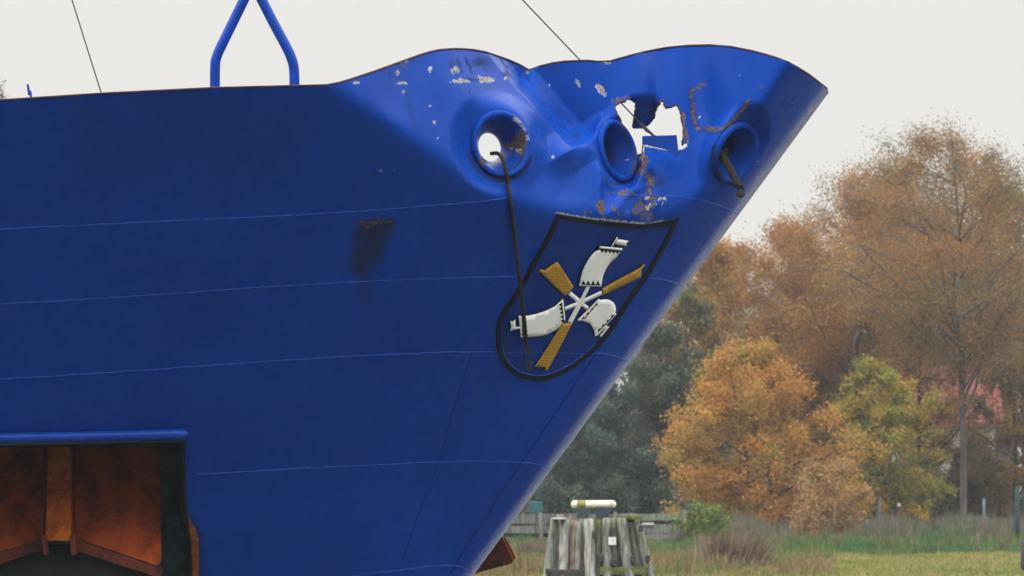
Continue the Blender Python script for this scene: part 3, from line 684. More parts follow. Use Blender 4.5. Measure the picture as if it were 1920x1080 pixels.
Geo().tube(np.stack([W(820, 1050, 52.2), W(760, 980, 53.0)]), .09, 10).build("shank", M_DRUST, an2)

# ------------------------------------------------------------------ ropes
def rope(name, path, r, label, loop=None):
    """three laid strands"""
    p = np.asarray(path); L_ = np.concatenate([[0], np.cumsum(np.linalg.norm(np.diff(p, axis=0), axis=1))])
    m = int(L_[-1] / .008) + 2; t = np.linspace(0, L_[-1], m); q_ = np.stack([np.interp(t, L_, p[:, i]) for i in range(3)], 1)
    T_ = np.gradient(q_, axis=0); T_ /= np.linalg.norm(T_, axis=1, keepdims=True); n1 = np.cross(T_, (0, 1., .2)); n1 /= np.linalg.norm(n1, axis=1, keepdims=True); n2 = np.cross(T_, n1)
    g_ = Geo()
    for k_ in range(3):
        a = t / (r * 9) * 2 * math.pi + k_ * 2 * math.pi / 3
        g_.tube(q_ + r * .52 * (np.cos(a)[:, None] * n1 + np.sin(a)[:, None] * n2), r * .58, 6)
    if loop is not None: g_.tube(loop, r * .62, 7)
    o = g_.build(name, M_ROPE, None, True, loc=tuple(p[0])); tag(o, label, "rope"); return o
c, n, R = FAIR[0]
yo = c[1]
pts = [(921, 288, .34), (930, 287, .20), (937, 290, .06), (943, 299, -.02), (947, 312, -.05), (950, 326, -.07)]
P1 = [W(u, v, yo + dy) for u, v, dy in pts]
ylow = float(inv([(988, 660)])[0, 1])
for u, v, t in ((953, 350, .03), (960, 400, .14), (968, 470, .30), (976, 540, .5), (983, 600, .7), (987, 650, .87)):
    P1.append(W(u, v, (yo - .07) * (1 - t) + (ylow - .06) * t))
P1 = smooth_line(np.array(P1), 5)
hy = inv(px(P1))[:, 1]; P1[:, 1] = np.where(np.arange(len(P1)) > 17, np.minimum(P1[:, 1], hy - .035), P1[:, 1])
yl = P1[-1, 1]; a = np.linspace(0, 2 * math.pi, 15)
lp = W(989 + 5.5 * np.sin(a), 672 - 24 * np.cos(a) * 1.0, yl - .01)
rope("mooring_rope", P1, .0175, "long dark mooring rope hanging from the round fairlead across the crest", lp)
c, n, R = FAIR[2]
P2 = smooth_line(np.array([W(1360, 283, c[1] + .16), W(1353, 290, c[1] - .02), W(1358, 298, c[1] - .12), W(1366, 312, c[1] - .15), W(1377, 333, c[1] - .17), W(1386, 350, c[1] - .18)]), 6)
a = np.linspace(0, 2 * math.pi, 13)
rope("mooring_rope", P2, .036, "short thick frayed rope end poking out of the fairlead nearest the stem", W(1389 + 5 * np.sin(a), 357 - 10 * np.cos(a), c[1] - .18))

# ------------------------------------------------------------------ ground, water
def Gz(x, y):
    x = np.asarray(x, float); y = np.asarray(y, float)
    q = 3.3 - 5.5 * sstep(y, 9, 10.5)
    bank = -2.2 + 5.30 * sstep(y, 109, 121.5)
    z = np.where(y < 60, q, bank)
    rough = .05 * np.sin(x * .9 + y * .31) + .04 * np.sin(x * .37 - y * .53 + 1)
    return z + rough * sstep(y, 118, 130) * (1 - sstep(y, 300, 420)) + .2 * sstep(y, 172, 215) * 0
xs = np.concatenate([np.linspace(-1500, -60, 24), np.linspace(-55, 60, 116), np.linspace(65, 1500, 24)])
ys = np.concatenate([np.linspace(-250, 8, 8), np.linspace(8.6, 11, 6), np.linspace(20, 106, 8), np.linspace(108, 124, 24), np.linspace(125, 300, 120), np.linspace(310, 1800, 24)])
X, Yg = np.meshgrid(xs, ys); Vg = np.stack([X, Yg, Gz(X, Yg)], -1).reshape(-1, 3)
ny, nx = X.shape; i = np.arange(ny - 1)[:, None] * nx; j = np.arange(nx - 1)[None]
fg = np.stack([i + j, i + j + 1, i + j + nx + 1, i + j + nx], -1).reshape(-1, 4)
m = Mat("meadow_soil", .95, .1); n1 = m.noise(.12, 5); n2 = m.noise(1.3, 5, m.coord((.5, 1.6, 1)))
cg = m.mix(m.rng(n1, .35, .65), (.105, .115, .030), (.165, .130, .055)); cg = m.mix(m.rng(n2, .45, .7), cg, (.075, .095, .022)); m.base(cg)
tag(fast_mesh("ground", Vg, fg, m.m, None, True), kind="structure")
m = Mat("river_water", .10, .5); m.base((.055, .06, .052)); m.bump(m.noise(1.2, 4, m.coord((1, 2.0, 1))), .25, .08)
tag(fast_mesh("water", [(-1400, 9.3, 0), (1400, 9.3, 0), (1400, 114.9, 0), (-1400, 114.9, 0)], np.array([[0, 1, 2, 3]]), m.m), kind="structure")

# ------------------------------------------------------------------ trees
M_LEAF = vcol("autumn_leaves", .75, .30, .15)
M_BARK = vcol("tree_bark", .9, 0, .1, 3)
LEAFX = 2.6
def leaves_mesh(C, size, cols, rng, name, parent, aspect=.6, flat=.0):
    """C (n,3) leaf centres; kite shaped leaves turned every way"""
    n = len(C); a = rng.normal(size=(n, 3)); a[:, 2] *= (1 - flat); a /= np.linalg.norm(a, axis=1, keepdims=True)
    b = np.cross(a, rng.normal(size=(n, 3))); b /= np.linalg.norm(b, axis=1, keepdims=True) + 1e-9
    s_ = (size * rng.uniform(.6, 1.3, n))[:, None]
    V = np.stack([C - a * s_ * .5, C + b * s_ * .5 * aspect + a * s_ * .05, C + a * s_ * .5, C - b * s_ * .5 * aspect + a * s_ * .05], 1).reshape(-1, 3)
    f = np.arange(4 * n).reshape(-1, 4)
    return fast_mesh(name, V, f, M_LEAF, parent, False, np.repeat(cols, 4, 0))
def poly_at(P, t):
    K = P.shape[1]; q = t * (K - 1); i = np.minimum(q.astype(int), K - 2); fr_ = (q - i)[:, None]
    r = np.arange(len(P)); return P[r, i] * (1 - fr_) + P[r, i + 1] * fr_
def tree(name, label, cat, seed, ub, dist, vtop, hw, vcrown, pal, nleaf, size, shape=1.0, nl=36, up=.45, droop=.12, bark=(.10, .085, .07), lean=0, rt=None, spread=.16, group=None, stems=1, twig=.012, nb=6, ntw=5, bare=.0, zb=None, depth=1.0, xc=0.0, twl=1.0):
    rng = np.random.default_rng(seed); nleaf = int(nleaf * LEAFX); bare = bare * .7; up = up * 1.9
    s_ = dist / F; x0 = (ub - 960) * s_; y0 = dist
    z0 = float(Gz(x0, y0)) - .1 if zb is None else zb
    H = CZ + (HV - vtop) * s_ - z0; hb = CZ + (HV - vcrown) * s_ - z0; R = hw * s_
    base = np.array([x0, y0, z0]); o = empty(name, tuple(base), label, cat, group)
    rt = rt or .012 * H + .02
    G_ = Geo(); trunks = []
    for k_ in range(stems):
        t = np.linspace(0, 1, 14); ang = rng.uniform(0, 6.28); off = 0 if stems == 1 else .22 * R
        wob = np.cumsum(rng.normal(0, .012 * H, (14, 2)), 0) * .5 * t[:, None]
        tr = np.stack([x0 + wob[:, 0] + lean * t * H + off * math.cos(ang) * t * 1.5, y0 + wob[:, 1] + off * math.sin(ang) * t * 1.5, z0 + t * H * .96], 1)
        if stems > 1: tr[:, 0] += (k_ - (stems - 1) / 2) * rt * 5
        G_.tube(tr, rt * (1 - t) ** .8 + .012, 8); trunks.append(tr)
    tf = (np.arange(nl) + rng.uniform(0, 1, nl)) / nl; tf = tf ** .85
    prof = np.sin(np.pi * np.clip(.10 + .90 * tf, 0, 1) ** shape) ** .75
    az = np.arange(nl) * 2.39996 + rng.uniform(-.4, .4, nl)
    ln = R * (prof * rng.uniform(.58, 1.14, nl) + .06)
    zs = (hb + (H * .97 - hb) * tf)                       # tip height
    rise = ln * up * rng.uniform(.5, 1.3, nl) * (1 + .8 * tf); zo = np.clip(zs - rise, .12 * H if stems > 1 else hb * .55, H * .93)
    T_ = np.array([[np.interp(z, tr[:, 2] - z0, tr[:, q]) for q in range(3)] for z, tr in zip(zo, (trunks[i % stems] for i in range(nl)))])
    K = 6; tau = np.linspace(0, 1, K)
    dirs = np.stack([np.cos(az), depth * np.sin(az), 0 * az], 1)
    P = T_[:, None] + dirs[:, None] * (ln[:, None] * tau)[:, :, None]
    P[:, :, 2] += (zs - zo)[:, None] * tau ** 1.1 - droop * ln[:, None] * tau ** 2.5
    P[:, :, 0] += xc * s_ * tau
    P += rng.normal(0, .05, P.shape) * tau[None, :, None] * ln[:, None, None]
    G_.add(*tubes(P, (np.clip(ln * .015, .012, .12)[:, None] * (1 - .8 * tau)), 5))
    # branches
    M_ = nl * nb; src = np.repeat(np.arange(nl), nb); tb = rng.uniform(.22, 1, M_); ob = poly_at(P[src], tb)
    ba = az[src] + rng.normal(0, .8, M_); bl = (ln[src] * .42 + .25) * rng.uniform(.5, 1.2, M_)
    K2 = 4; t2 = np.linspace(0, 1, K2)
    B = ob[:, None] + np.stack([np.cos(ba), np.sin(ba), rng.uniform(-.15, .75, M_) * (1 if up > 0 else .3)], 1)[:, None] * (bl[:, None] * t2)[:, :, None]
    B[:, :, 2] -= droop * 1.6 * bl[:, None] * t2 ** 2
    B += rng.normal(0, .06, B.shape) * t2[None, :, None] * bl[:, None, None]
    G_.add(*tubes(B, twig * 1.5 * (1 - .6 * t2)[None] * np.ones((M_, 1)), 3))
    M3 = M_ * ntw; s3 = np.repeat(np.arange(M_), ntw); o3 = poly_at(B[s3], rng.uniform(.15, 1, M3)); l3 = rng.uniform(.35, 1.0, M3) * min(1.0, .12 * R + .3) * twl
    d3 = rng.normal(size=(M3, 3)); d3[:, 2] += .5 - droop * 3; d3 /= np.linalg.norm(d3, axis=1, keepdims=True)
    t3 = np.linspace(0, 1, 3); Q = o3[:, None] + d3[:, None] * (l3[:, None] * t3)[:, :, None]; Q[:, :, 2] -= droop * 1.5 * l3[:, None] * t3 ** 2
    keep3 = rng.uniform(0, 1, M3) < (1.0 if bare > 0 else .45)
    G_.add(*tubes(Q[keep3], twig * .62 * (1 - .5 * t3)[None] * np.ones((keep3.sum(), 1)), 3))
    bk = np.array(bark); nV = sum(len(v) for v in G_.V)
    G_.build("trunk", M_BARK, o, True, col=np.clip(bk * rng.uniform(.8, 1.2, (nV, 1)), 0, 1))
    # leaves along twigs, uneven from branch to branch
    wgt = rng.uniform(0, 1, M_) ** 1.9; hrel = np.clip((B[:, -1, 2] - z0 - hb) / max(H - hb, .1), 0, 1)
    wgt = wgt * (1 - bare * hrel ** 1.2); w3 = np.repeat(wgt, ntw) * rng.uniform(.3, 1, M3); w3 /= w3.sum()
    idx = rng.choice(M3, nleaf, p=w3); C = poly_at(Q[idx], rng.uniform(.1, 1, nleaf)) + rng.normal(0, spread, (nleaf, 3))
    pal = np.array(pal); cb = rng.integers(0, len(pal), M_); limbc = rng.integers(0, len(pal), nl)
    mixw = rng.uniform(0, 1, (nleaf, 1)); ci = pal[cb[s3[idx]]] * mixw + pal[limbc[src[s3[idx]]]] * (1 - mixw)
    ci = ci * rng.uniform(.82, 1.2, (nleaf, 1)); ci = np.clip(ci, .005, .9)
    ok = C[:, 2] > z0 + .15
    leaves_mesh(C[ok], size, ci[ok], rng, "crown", o); return o
ORANGE = [(.45, .21, .042), (.49, .26, .048), (.39, .18, .040), (.39, .235, .052)]
RUSSET = [(.36, .165, .045), (.40, .19, .042), (.28, .145, .05), (.31, .185, .052)]
BROWN = [(.25, .145, .065), (.29, .16, .058), (.21, .14, .075), (.24, .165, .065)]
OLIVE = [(.16, .145, .045), (.21, .165, .045), (.13, .125, .06)]
YGREEN = [(.21, .21, .032), (.28, .25, .035), (.14, .18, .04), (.40, .26, .04)]
DARK = [(.088, .118, .078), (.108, .122, .074), (.125, .118, .072), (.078, .112, .084)]  # greens greyed and lifted, part of the distance haze put into the leaves
TEAL = [(.060, .110, .090), (.080, .115, .085), (.095, .10, .075)]
GREY = [(.11, .105, .09), (.13, .115, .085), (.10, .10, .10)]
TR = [
 # name, label, seed, ub, dist, vtop, hw, vcrown, palette, nleaf, size, kwargs
 ("birch_tree", "tallest half bare birch with thin pale trunk and brown leaves", 11, 1806, 238, 204, 235, 600, BROWN + RUSSET + OLIVE[:1], 30000, .105, dict(spread=.36, bare=.36, nl=56, droop=.22, bark=(.12, .105, .09), rt=.15, shape=1.15, nb=7, xc=-40, twig=.014)),
 ("birch_tree", "tawny birch with feathery top left of the tallest birch", 12, 1600, 250, 312, 185, 700, RUSSET + BROWN[:2], 30000, .12, dict(spread=.34, bare=.35, nl=44, droop=.18, bark=(.13, .115, .10))),
 ("birch_tree", "lower rust brown birch at the left shoulder of the tree mass", 13, 1490, 254, 395, 125, 740, RUSSET, 20000, .12, dict(spread=.34, bare=.2, nl=36, droop=.15, bark=(.13, .11, .10))),
 ("birch_tree", "russet birch filling the shoulder between the tawny birch and the tallest birch", 35, 1708, 256, 275, 150, 620, RUSSET + BROWN, 24000, .115, dict(spread=.38, bare=.32, nl=48, droop=.16, bark=(.11, .10, .09))),
 ("birch_tree", "brown thin topped birch behind the tallest birch at the right", 36, 1868, 259, 262, 120, 560, BROWN + GREY[:1], 13000, .115, dict(spread=.36, bare=.4, nl=40, droop=.16, bark=(.11, .10, .09))),
 ("alder_tree", "grey green alder at the right edge behind the tallest birch", 14, 1925, 262, 335, 120, 700, GREY + OLIVE, 14000, .14, dict(bare=.2, nl=36, bark=(.07, .065, .06))),
 ("oak_tree", "olive brown oak filling the middle behind the red roof", 15, 1765, 272, 430, 205, 800, OLIVE + RUSSET + RUSSET, 32000, .14, dict(spread=.3, nl=46, bark=(.08, .07, .06))),
 ("ash_tree", "small distant slate grey ash top beside the stem", 16, 1383, 320, 446, 55, 760, [(.10, .105, .10), (.13, .12, .11)], 5000, .15, dict(bare=.4, nl=24)),
 ("beech_tree", "tan and orange beech rising just right of the ship stem", 17, 1345, 268, 448, 125, 800, ORANGE + RUSSET + OLIVE, 24000, .14, dict(spread=.28, nl=42, shape=.9)),
 ("maple_tree", "olive and amber maple behind the bright orange tree", 18, 1500, 266, 500, 140, 820, OLIVE + RUSSET + ORANGE[:1], 24000, .14, dict(spread=.3, nl=40)),
 ("thorn_tree", "tall dark green tree low against the ship stem", 19, 1235, 252, 600, 135, 960, DARK + [(.09, .075, .03)], 30000, .135, dict(nl=44, shape=.75)),
 ("alder_tree", "olive and ochre alder squeezed between the stem and the bright orange maple", 33, 1290, 258, 530, 95, 930, OLIVE + DARK[:1] + ORANGE[:1], 15000, .155, dict(nl=38, shape=.8)),
 ("thorn_tree", "dark green tree standing behind the timber piles", 20, 1120, 250, 690, 130, 985, DARK + TEAL, 28000, .135, dict(nl=40, shape=.75)),
 ("thorn_tree", "low dark green tree half hidden by the bow stem", 21, 1030, 248, 800, 100, 990, DARK + TEAL, 11000, .15, dict(nl=30, shape=.75)),
 ("maple_tree", "bright orange spreading maple in the middle of the bank", 22, 1440, 226, 648, 185, 985, ORANGE + [(.26, .21, .05)], 26000, .13, dict(nl=58, shape=.72, up=.2, stems=3, rt=.09, bark=(.06, .05, .04), spread=.2)),
 ("hazel_tree", "yellow green hazel right of the bright orange maple", 23, 1655, 230, 672, 112, 960, YGREEN + [(.42, .24, .04)], 17000, .13, dict(nl=46, shape=.62, up=.25, stems=3, rt=.07, spread=.13)),
 ("young_tree", "slender sapling with two pale stems and peach brown leaves", 24, 1549, 204, 862, 62, 985, [(.33, .19, .07), (.28, .16, .06), (.38, .23, .09)], 2600, .13, dict(nl=22, shape=.8, stems=2, rt=.055, bark=(.33, .27, .22), nb=4, ntw=4)),
 ("cherry_tree", "thin brown leaved tree with a forked dark trunk before the red roof", 25, 1724, 240, 630, 130, 770, RUSSET + BROWN, 3200, .13, dict(nl=36, bark=(.035, .035, .035), rt=.17, stems=1)),
 ("elder_tree", "brown and olive tree at the right edge beside the green post", 26, 1905, 244, 640, 90, 900, OLIVE + BROWN, 9000, .14, dict(nl=30)),
 ("elder_tree", "dark teal bush below the hazel and the red roof", 27, 1635, 246, 850, 95, 985, TEAL + DARK, 9000, .14, dict(nl=26, shape=.7)),
 ("elder_tree", "dark teal bush below the right hand trees behind the pale post", 28, 1860, 250, 868, 90, 985, TEAL, 8500, .14, dict(nl=26, shape=.7)),
 ("elder_tree", "dark shady bush under the bright orange maple", 29, 1400, 240, 860, 130, 990, TEAL + DARK, 12000, .15, dict(nl=30, shape=.7)),
 ("elder_tree", "dim brown bush in the gap between hazel and tallest birch", 30, 1745, 246, 812, 80, 980, BROWN + DARK + RUSSET[:1], 11000, .13, dict(nl=30, shape=.8)),
 ("elder_tree", "tan and grey bush beside the trunk of the tallest birch", 34, 1838, 247, 808, 62, 980, BROWN + DARK[:2], 8000, .13, dict(nl=26, shape=.8)),
 ("poplar_tree", "pale sparse treetop peeping over the bulwark at the far left", 31, 2, 205, 118, 24, 500, GREY, 4500, .12, dict(nl=40, bare=.3, bark=(.12, .11, .10), up=1.4)),
 ("green_bush", "small light green bush at the end of the timber wall", 32, 1326, 190, 955, 42, 1003, [(.12, .17, .035), (.16, .20, .05), (.10, .14, .03)], 1500, .13, dict(nl=18, shape=.7, stems=2, rt=.03, nb=4, ntw=4)),
]
for (nm, lb, sd, ub, dd, vt, hw, vc, pal, nlf, sz_, kw) in TR:
    tree(nm, lb, "bush" if "bush" in lb else "tree", sd, ub, dd, vt, hw, vc, pal, nlf, sz_, **kw)
# far wood closing the view between the trunks
rg = np.random.default_rng(50); n = 150000; nc = 90
cx_ = np.linspace(-110, 115, nc) + rg.normal(0, 1.5, nc); cy_ = 332 + rg.normal(0, 6, nc); ch_ = rg.uniform(9.5, 14.5, nc) - 2.5 * (np.abs(cx_) > 60); cr_ = rg.uniform(2.3, 3.6, nc)
ci_ = rg.integers(0, nc, n); dv_ = rg.normal(size=(n, 3)); dv_ /= np.linalg.norm(dv_, axis=1, keepdims=True); ra_ = rg.uniform(.15, 1.05, n)[:, None] * (1 + .18 * np.sin(5 * dv_[:, :1] + ci_[:, None]) * np.cos(4 * dv_[:, 2:]))
Cw = np.stack([cx_[ci_], cy_[ci_], 3.1 + ch_[ci_] * .48], 1) + dv_ * ra_ * np.stack([cr_[ci_], cr_[ci_], ch_[ci_] * .5], 1)
pw = np.array(DARK + GREY)[ci_ % 7] * rg.uniform(.7, 1.2, (n, 1)); Cw[:, 2] = np.maximum(Cw[:, 2], 3.2)
wo = leaves_mesh(Cw, .62, pw, rg, "woodland", None, .7); tag(wo, kind="stuff")

# ------------------------------------------------------------------ cottage with the red roof
dh = 250.0; hb_ = empty("cottage", tuple(W(1755, 1008, dh + 2)), "white walled cottage with a red tiled roof glimpsed between the trees", "house")
def hp(u, v, y): return W(u, v, dh)[0], y, W(u, v, dh)[2]
xl, xr = hp(1672, 0, 0)[0], hp(1868, 0, 0)[0]; ze, zr = hp(0, 795, 0)[2], hp(0, 692, 0)[2]; zg = float(Gz(xl, dh)) - .1
Geo().box(((xl + xr) / 2, dh + 3, (zg + ze) / 2), ((xr - xl) / 2, 2.6, (ze - zg) / 2)).build("wall", simple("white_render", (.62, .61, .57), .9, .08, 2), hb_)
g = Geo(); ov = .35
A_r = np.array([(xl - ov, dh - .1, ze - .1), (xr + ov, dh - .1, ze - .1), (xr + ov, dh + 3, zr), (xl - ov, dh + 3, zr), (xr + ov, dh + 6.1, ze - .1), (xl - ov, dh + 6.1, ze - .1)])
for qd in ((0, 1, 2, 3), (3, 2, 4, 5)):
    P_ = A_r[list(qd)]; g.add(np.concatenate([P_, P_ + (0, 0, .18)]), np.array([[3, 2, 1, 0], [4, 5, 6, 7], [0, 1, 5, 4], [1, 2, 6, 5], [2, 3, 7, 6], [3, 0, 4, 7]]))
m = Mat("red_roof_tiles", .75, .3); wv = m.n("TexWave", wave_type='BANDS', bands_direction='X'); wv.inputs['Scale'].default_value = 3.2; m.l(m.coord(), wv.inputs[0])
m.base(m.mix(m.rng(m.noise(1.4, 4), .3, .7), (.26, .075, .065), (.34, .10, .085))); m.bump(wv.outputs['Fac'], .5, .05)
rf = g.build("roof", m.m, hb_)
for xg in (xl + .0, xr - .0):
    gg = Geo(); gg.add(np.array([(xg, dh + .42, ze), (xg, dh + 5.58, ze), (xg, dh + 3, zr - .15), (xg + .12, dh + .42, ze), (xg + .12, dh + 5.58, ze), (xg + .12, dh + 3, zr - .15)]), [np.array([[0, 1, 2], [5, 4, 3]]), np.array([[0, 3, 4, 1], [1, 4, 5, 2], [2, 5, 3, 0]])]); gg.build("gable", simple("gable_boards", (.35, .30, .25), .8), hb_)
Geo().box((xl + 1.6, dh + 3.4, zr + .3), (.3, .3, .7)).build("chimney", simple("chimney_brick", (.30, .12, .08), .9, .4, 9), rf)
M_FR = simple("window_frame_paint", (.7, .7, .68), .5, .05); M_GL = simple("dark_glass", (.02, .03, .035), .1, .2)
for uw in (1720, 1812):
    xw_ = hp(uw, 0, 0)[0]; zw = hp(0, 872, 0)[2]
    g = Geo()
    for dx, dz, hx, hz in ((-.56, 0, .05, .65), (.56, 0, .05, .65), (0, .65, .61, .05), (0, -.65, .61, .05), (0, 0, .025, .6)): g.box((xw_ + dx, dh + .37, zw + dz), (hx, .04, hz))
    fo = g.build("window", M_FR, hb_); Geo().box((xw_, dh + .385, zw), (.5, .012, .6)).build("pane", M_GL, fo)
xd = hp(1770, 0, 0)[0]; dro = Geo().box((xd, dh + .37, zg + 1.05), (.42, .04, 1.0)).build("door", simple("door_paint", (.05, .10, .08), .5), hb_, bevel=.01)
Geo().box((xd + .32, dh + .31, zg + 1.05), (.03, .03, .06)).build("handle", simple("brass", (.3, .22, .08), .4), dro)

# ------------------------------------------------------------------ dolphin of timber piles
M_WOOD = vcol("weathered_pile_timber", .9, 0, .15, 16)
dd = 115.5; dol = empty("timber_dolphin", tuple(W(1125, 1190, dd + .4)), "mooring dolphin of leaning weathered piles topped by a white roller", "dolphin")
def pile(ut, vt, ub, wd, dy, colr, moss=0.0, taper=1.08, seed=0):
    rg_ = np.random.default_rng(seed); P_ = []
    zb_ = -2.6
    top = W(ut, vt, dd + dy); low_ = W(ub, 1080, dd + dy - .25); dv = low_ - top; t_end = (zb_ - top[2]) / dv[2]
    t = np.concatenate([np.linspace(0, 1, 9), [2.5, t_end]]); t = np.sort(t)
    P_ = top + dv * t[:, None]; P_[1:-1, 0] += rg_.normal(0, .006, len(t) - 2)
    r_ = (wd / 2) * dd / F * np.interp(t, [0, 1, t_end], [1, taper, taper * 1.1]) * (1 + rg_.normal(0, .012, len(t)))
    V, f = tubes(P_, r_, 12, True)
    th = np.tile(np.arange(12) * math.pi / 6, len(t)); V = V.copy()
    cen3 = np.repeat(P_, 12, 0); V = cen3 + (V - cen3) * (1 + .06 * np.sin(th * 4 + seed) + rg_.normal(0, .02, len(V)))[:, None]
    c = np.array(colr) * rg_.uniform(.8, 1.15, (len(V), 1)); hz = (top[2] - V[:, 2]); mo = moss * np.clip(1.2 - hz / .9, 0, 1) * rg_.uniform(.4, 1, len(V)); mo = np.maximum(mo, (moss > .6) * .5 * rg_.uniform(.2, 1, len(V)))
    c = c * (1 - mo[:, None]) + np.array((.115, .125, .022)) * mo[:, None]
    fast_mesh("pile", V, f, M_WOOD, dol, True, c)
LG, MG, DG, TN = (.26, .255, .225), (.20, .20, .175), (.145, .145, .125), (.25, .18, .135)
for k_, q in enumerate(((1041, 973, 1027, 17, .35, MG, .3), (1059, 975, 1055, 16, .05, LG, .2), (1078, 976, 1073, 12, .2, TN, .1), (1087, 978, 1083, 12, .05, MG, .2), (1104, 974, 1107, 20, -.1, LG, .15), (1122, 970, 1124, 15, .2, MG, .95), (1137, 972, 1137, 16, .0, MG, .3), (1149, 972, 1152, 13, .15, MG, .8), (1166, 972, 1180, 18, .0, MG, .35), (1183, 970, 1196, 14, .2, DG, .95), (1198, 985, 1218, 15, .1, MG, .5),
        (1050, 966, 1042, 16, .75, DG, .2), (1068, 970, 1064, 16, .7, DG, .2), (1095, 972, 1095, 16, .7, DG, .2), (1115, 972, 1116, 16, .65, DG, .3), (1131, 972, 1131, 15, .65, DG, .3), (1157, 972, 1166, 15, .65, DG, .4), (1175, 971, 1188, 15, .65, DG, .6), (1192, 975, 1206, 15, .65, DG, .6))):
    pile(*q[:6], q[6], seed=k_)
def bpx(name, u0, v0, u1, v1, y, th, mat, parent, bev=.01): return Geo().slab([(u0, v0), (u1, v0), (u1, v1), (u0, v1)], y, th).build(name, mat, parent, bevel=bev)
M_DWOOD = simple("dark_wet_timber", (.045, .042, .036), .9, .4, 8); M_MOSS = simple("mossy_timber", (.10, .11, .03), .95, .5, 9)
bpx("waling", 1124, 1063, 1216, 1078, dd - .32, .16, M_MOSS, dol); bpx("waling", 1026, 1068, 1104, 1086, dd - .30, .16, M_DWOOD, dol)
for (u, v) in ((1115, 1001), (1126, 1046), (1152, 1055), (1187, 1048), (1214, 1047), (1182, 987), (1201, 991), (1147, 995), (1026, 1072), (1100, 1070)):
    bpx("bolt_block", u - 4, v - 6, u + 5, v + 6, dd - .36, .2, M_DWOOD, dol)
bpx("cap_board", 1034, 971, 1062, 974, dd - .2, .5, simple("pale_board", (.45, .42, .36), .9), dol)
bpx("cap_board", 1160, 967, 1204, 974, dd - .05, .5, M_MOSS, dol)
wl = W(1078, 945.5, dd + .2); wr_ = W(1148, 945.5, dd + .2); t = np.linspace(0, 1, 21); rr_ = 7.4 * dd / F
ends = np.concatenate([-rr_ * np.cos(np.linspace(0, math.pi / 2, 6))[:-1], [0]])
xs_ = np.concatenate([wl[0] - rr_ * np.cos(np.linspace(0, math.pi / 2, 7)), np.linspace(wl[0], wr_[0], 12)[1:-1], wr_[0] + rr_ * np.sin(np.linspace(0, math.pi / 2, 7))])
rad = np.concatenate([rr_ * np.sin(np.linspace(0, math.pi / 2, 7)), np.full(10, rr_), rr_ * np.cos(np.linspace(0, math.pi / 2, 7))])
Pc = np.stack([xs_, np.full_like(xs_, wl[1]), np.full_like(xs_, wl[2])], 1); V, f = tubes(Pc, np.maximum(rad, .004), 16, True)
V[:, 0] = np.repeat(xs_, 16)
ro = fast_mesh("roller", V, f, simple("cream_enamel", (.62, .60, .46), .55, .3, 5), dol, True)
Geo().tube(np.stack([W(1082, 945.5, dd + .2), W(1098, 945.5, dd + .2)]), rr_ * 1.03, 16).build("roller_band", simple("olive_band", (.20, .20, .05), .7), ro, True)
bpx("roller_bracket", 1081, 952, 1104, 972, dd + .1, .25, simple("dark_bracket", (.03, .05, .055), .7), dol); bpx("roller_bracket", 1117, 952, 1143, 972, dd + .1, .25, simple("bracket_steel", (.025, .04, .06), .7), dol)
sg = bpx("notice", 1141, 1007, 1155, 1022, dd - .24, .02, simple("white_notice", (.80, .80, .80), .5, .03), dol)
g = Geo()
for (a, b, c_, d_) in ((1145, 1012, 1147.6, 1015), (1148.8, 1012, 1151.4, 1015), (1144, 1018.5, 1152, 1019.2)): g.slab([(a, b), (c_, b), (c_, d_), (a, d_)], dd - .246, .004)
g.build("faded_print", simple("grey_print", (.55, .55, .55), .6, .05), sg)

# ------------------------------------------------------------------ timber wall on the far bank
dw = 190.0; tw = empty("timber_wall", tuple(W(1180, 1031, dw)), "low grey timber wall of horizontal planks behind the piles", "wall")
rg = np.random.default_rng(9)
def planks(rows, u0, u1, y):
    for (v0, v1, sh) in rows:
        n = 9; us = np.linspace(u0, u1, n); jt = rg.normal(0, .5, n); jb = rg.normal(0, .5, n)
        pl2 = list(zip(us, v0 + jt)) + list(zip(us[::-1], (v1 + jb)))
        g_ = Geo().slab(pl2, y, .09); nV = sum(len(v) for v in g_.V)
        g_.build("plank", M_WOOD, tw, col=np.array([sh]) * rg.uniform(.85, 1.1, (nV, 1)))
GP = (.18, .185, .17)
planks([(963, 975.5, (.16, .185, .135)), (983, 1000, GP), (1000.6, 1012, (.205, .20, .18)), (1012.6, 1026, (.175, .17, .155))], 1150, 1280, dw)
planks([(963, 983, (.145, .142, .13)), (985, 1000, (.155, .152, .14)), (1007, 1030, (.16, .157, .145))], 860, 1150, dw + .15)
bpx("back_board", 860, 966, 1280, 1028, dw + .30, .05, M_DWOOD, tw, 0)
for (u0, u1, v0) in ((1277, 1287, 957), (1150, 1158, 960), (1010, 1018, 962), (900, 908, 962)):
    g_ = Geo().slab([(u0, v0), (u0 + 3, v0 - 1.5), (u1, v0), (u1 + .5, 1036), (u0 + .5, 1036)], dw - .16, .15); nV = sum(len(v) for v in g_.V)
    g_.build("post", M_WOOD, tw, col=np.array([(.20, .195, .182)]) * rg.uniform(.85, 1.1, (nV, 1)))
tag(bpx("board", 1204, 980, 1226, 984.5, dw - .12, .1, simple("pale_loose_board", (.5, .47, .43), .9), None, .005), "pale short board lying in the gap of the timber wall", "board")
tag(bpx("storage_box", 992, 941, 1017, 963, dw + 1.2, .6, simple("teal_box_paint", (.02, .10, .10), .7), None, .03), "small teal box standing behind the timber wall by the stem", "box")

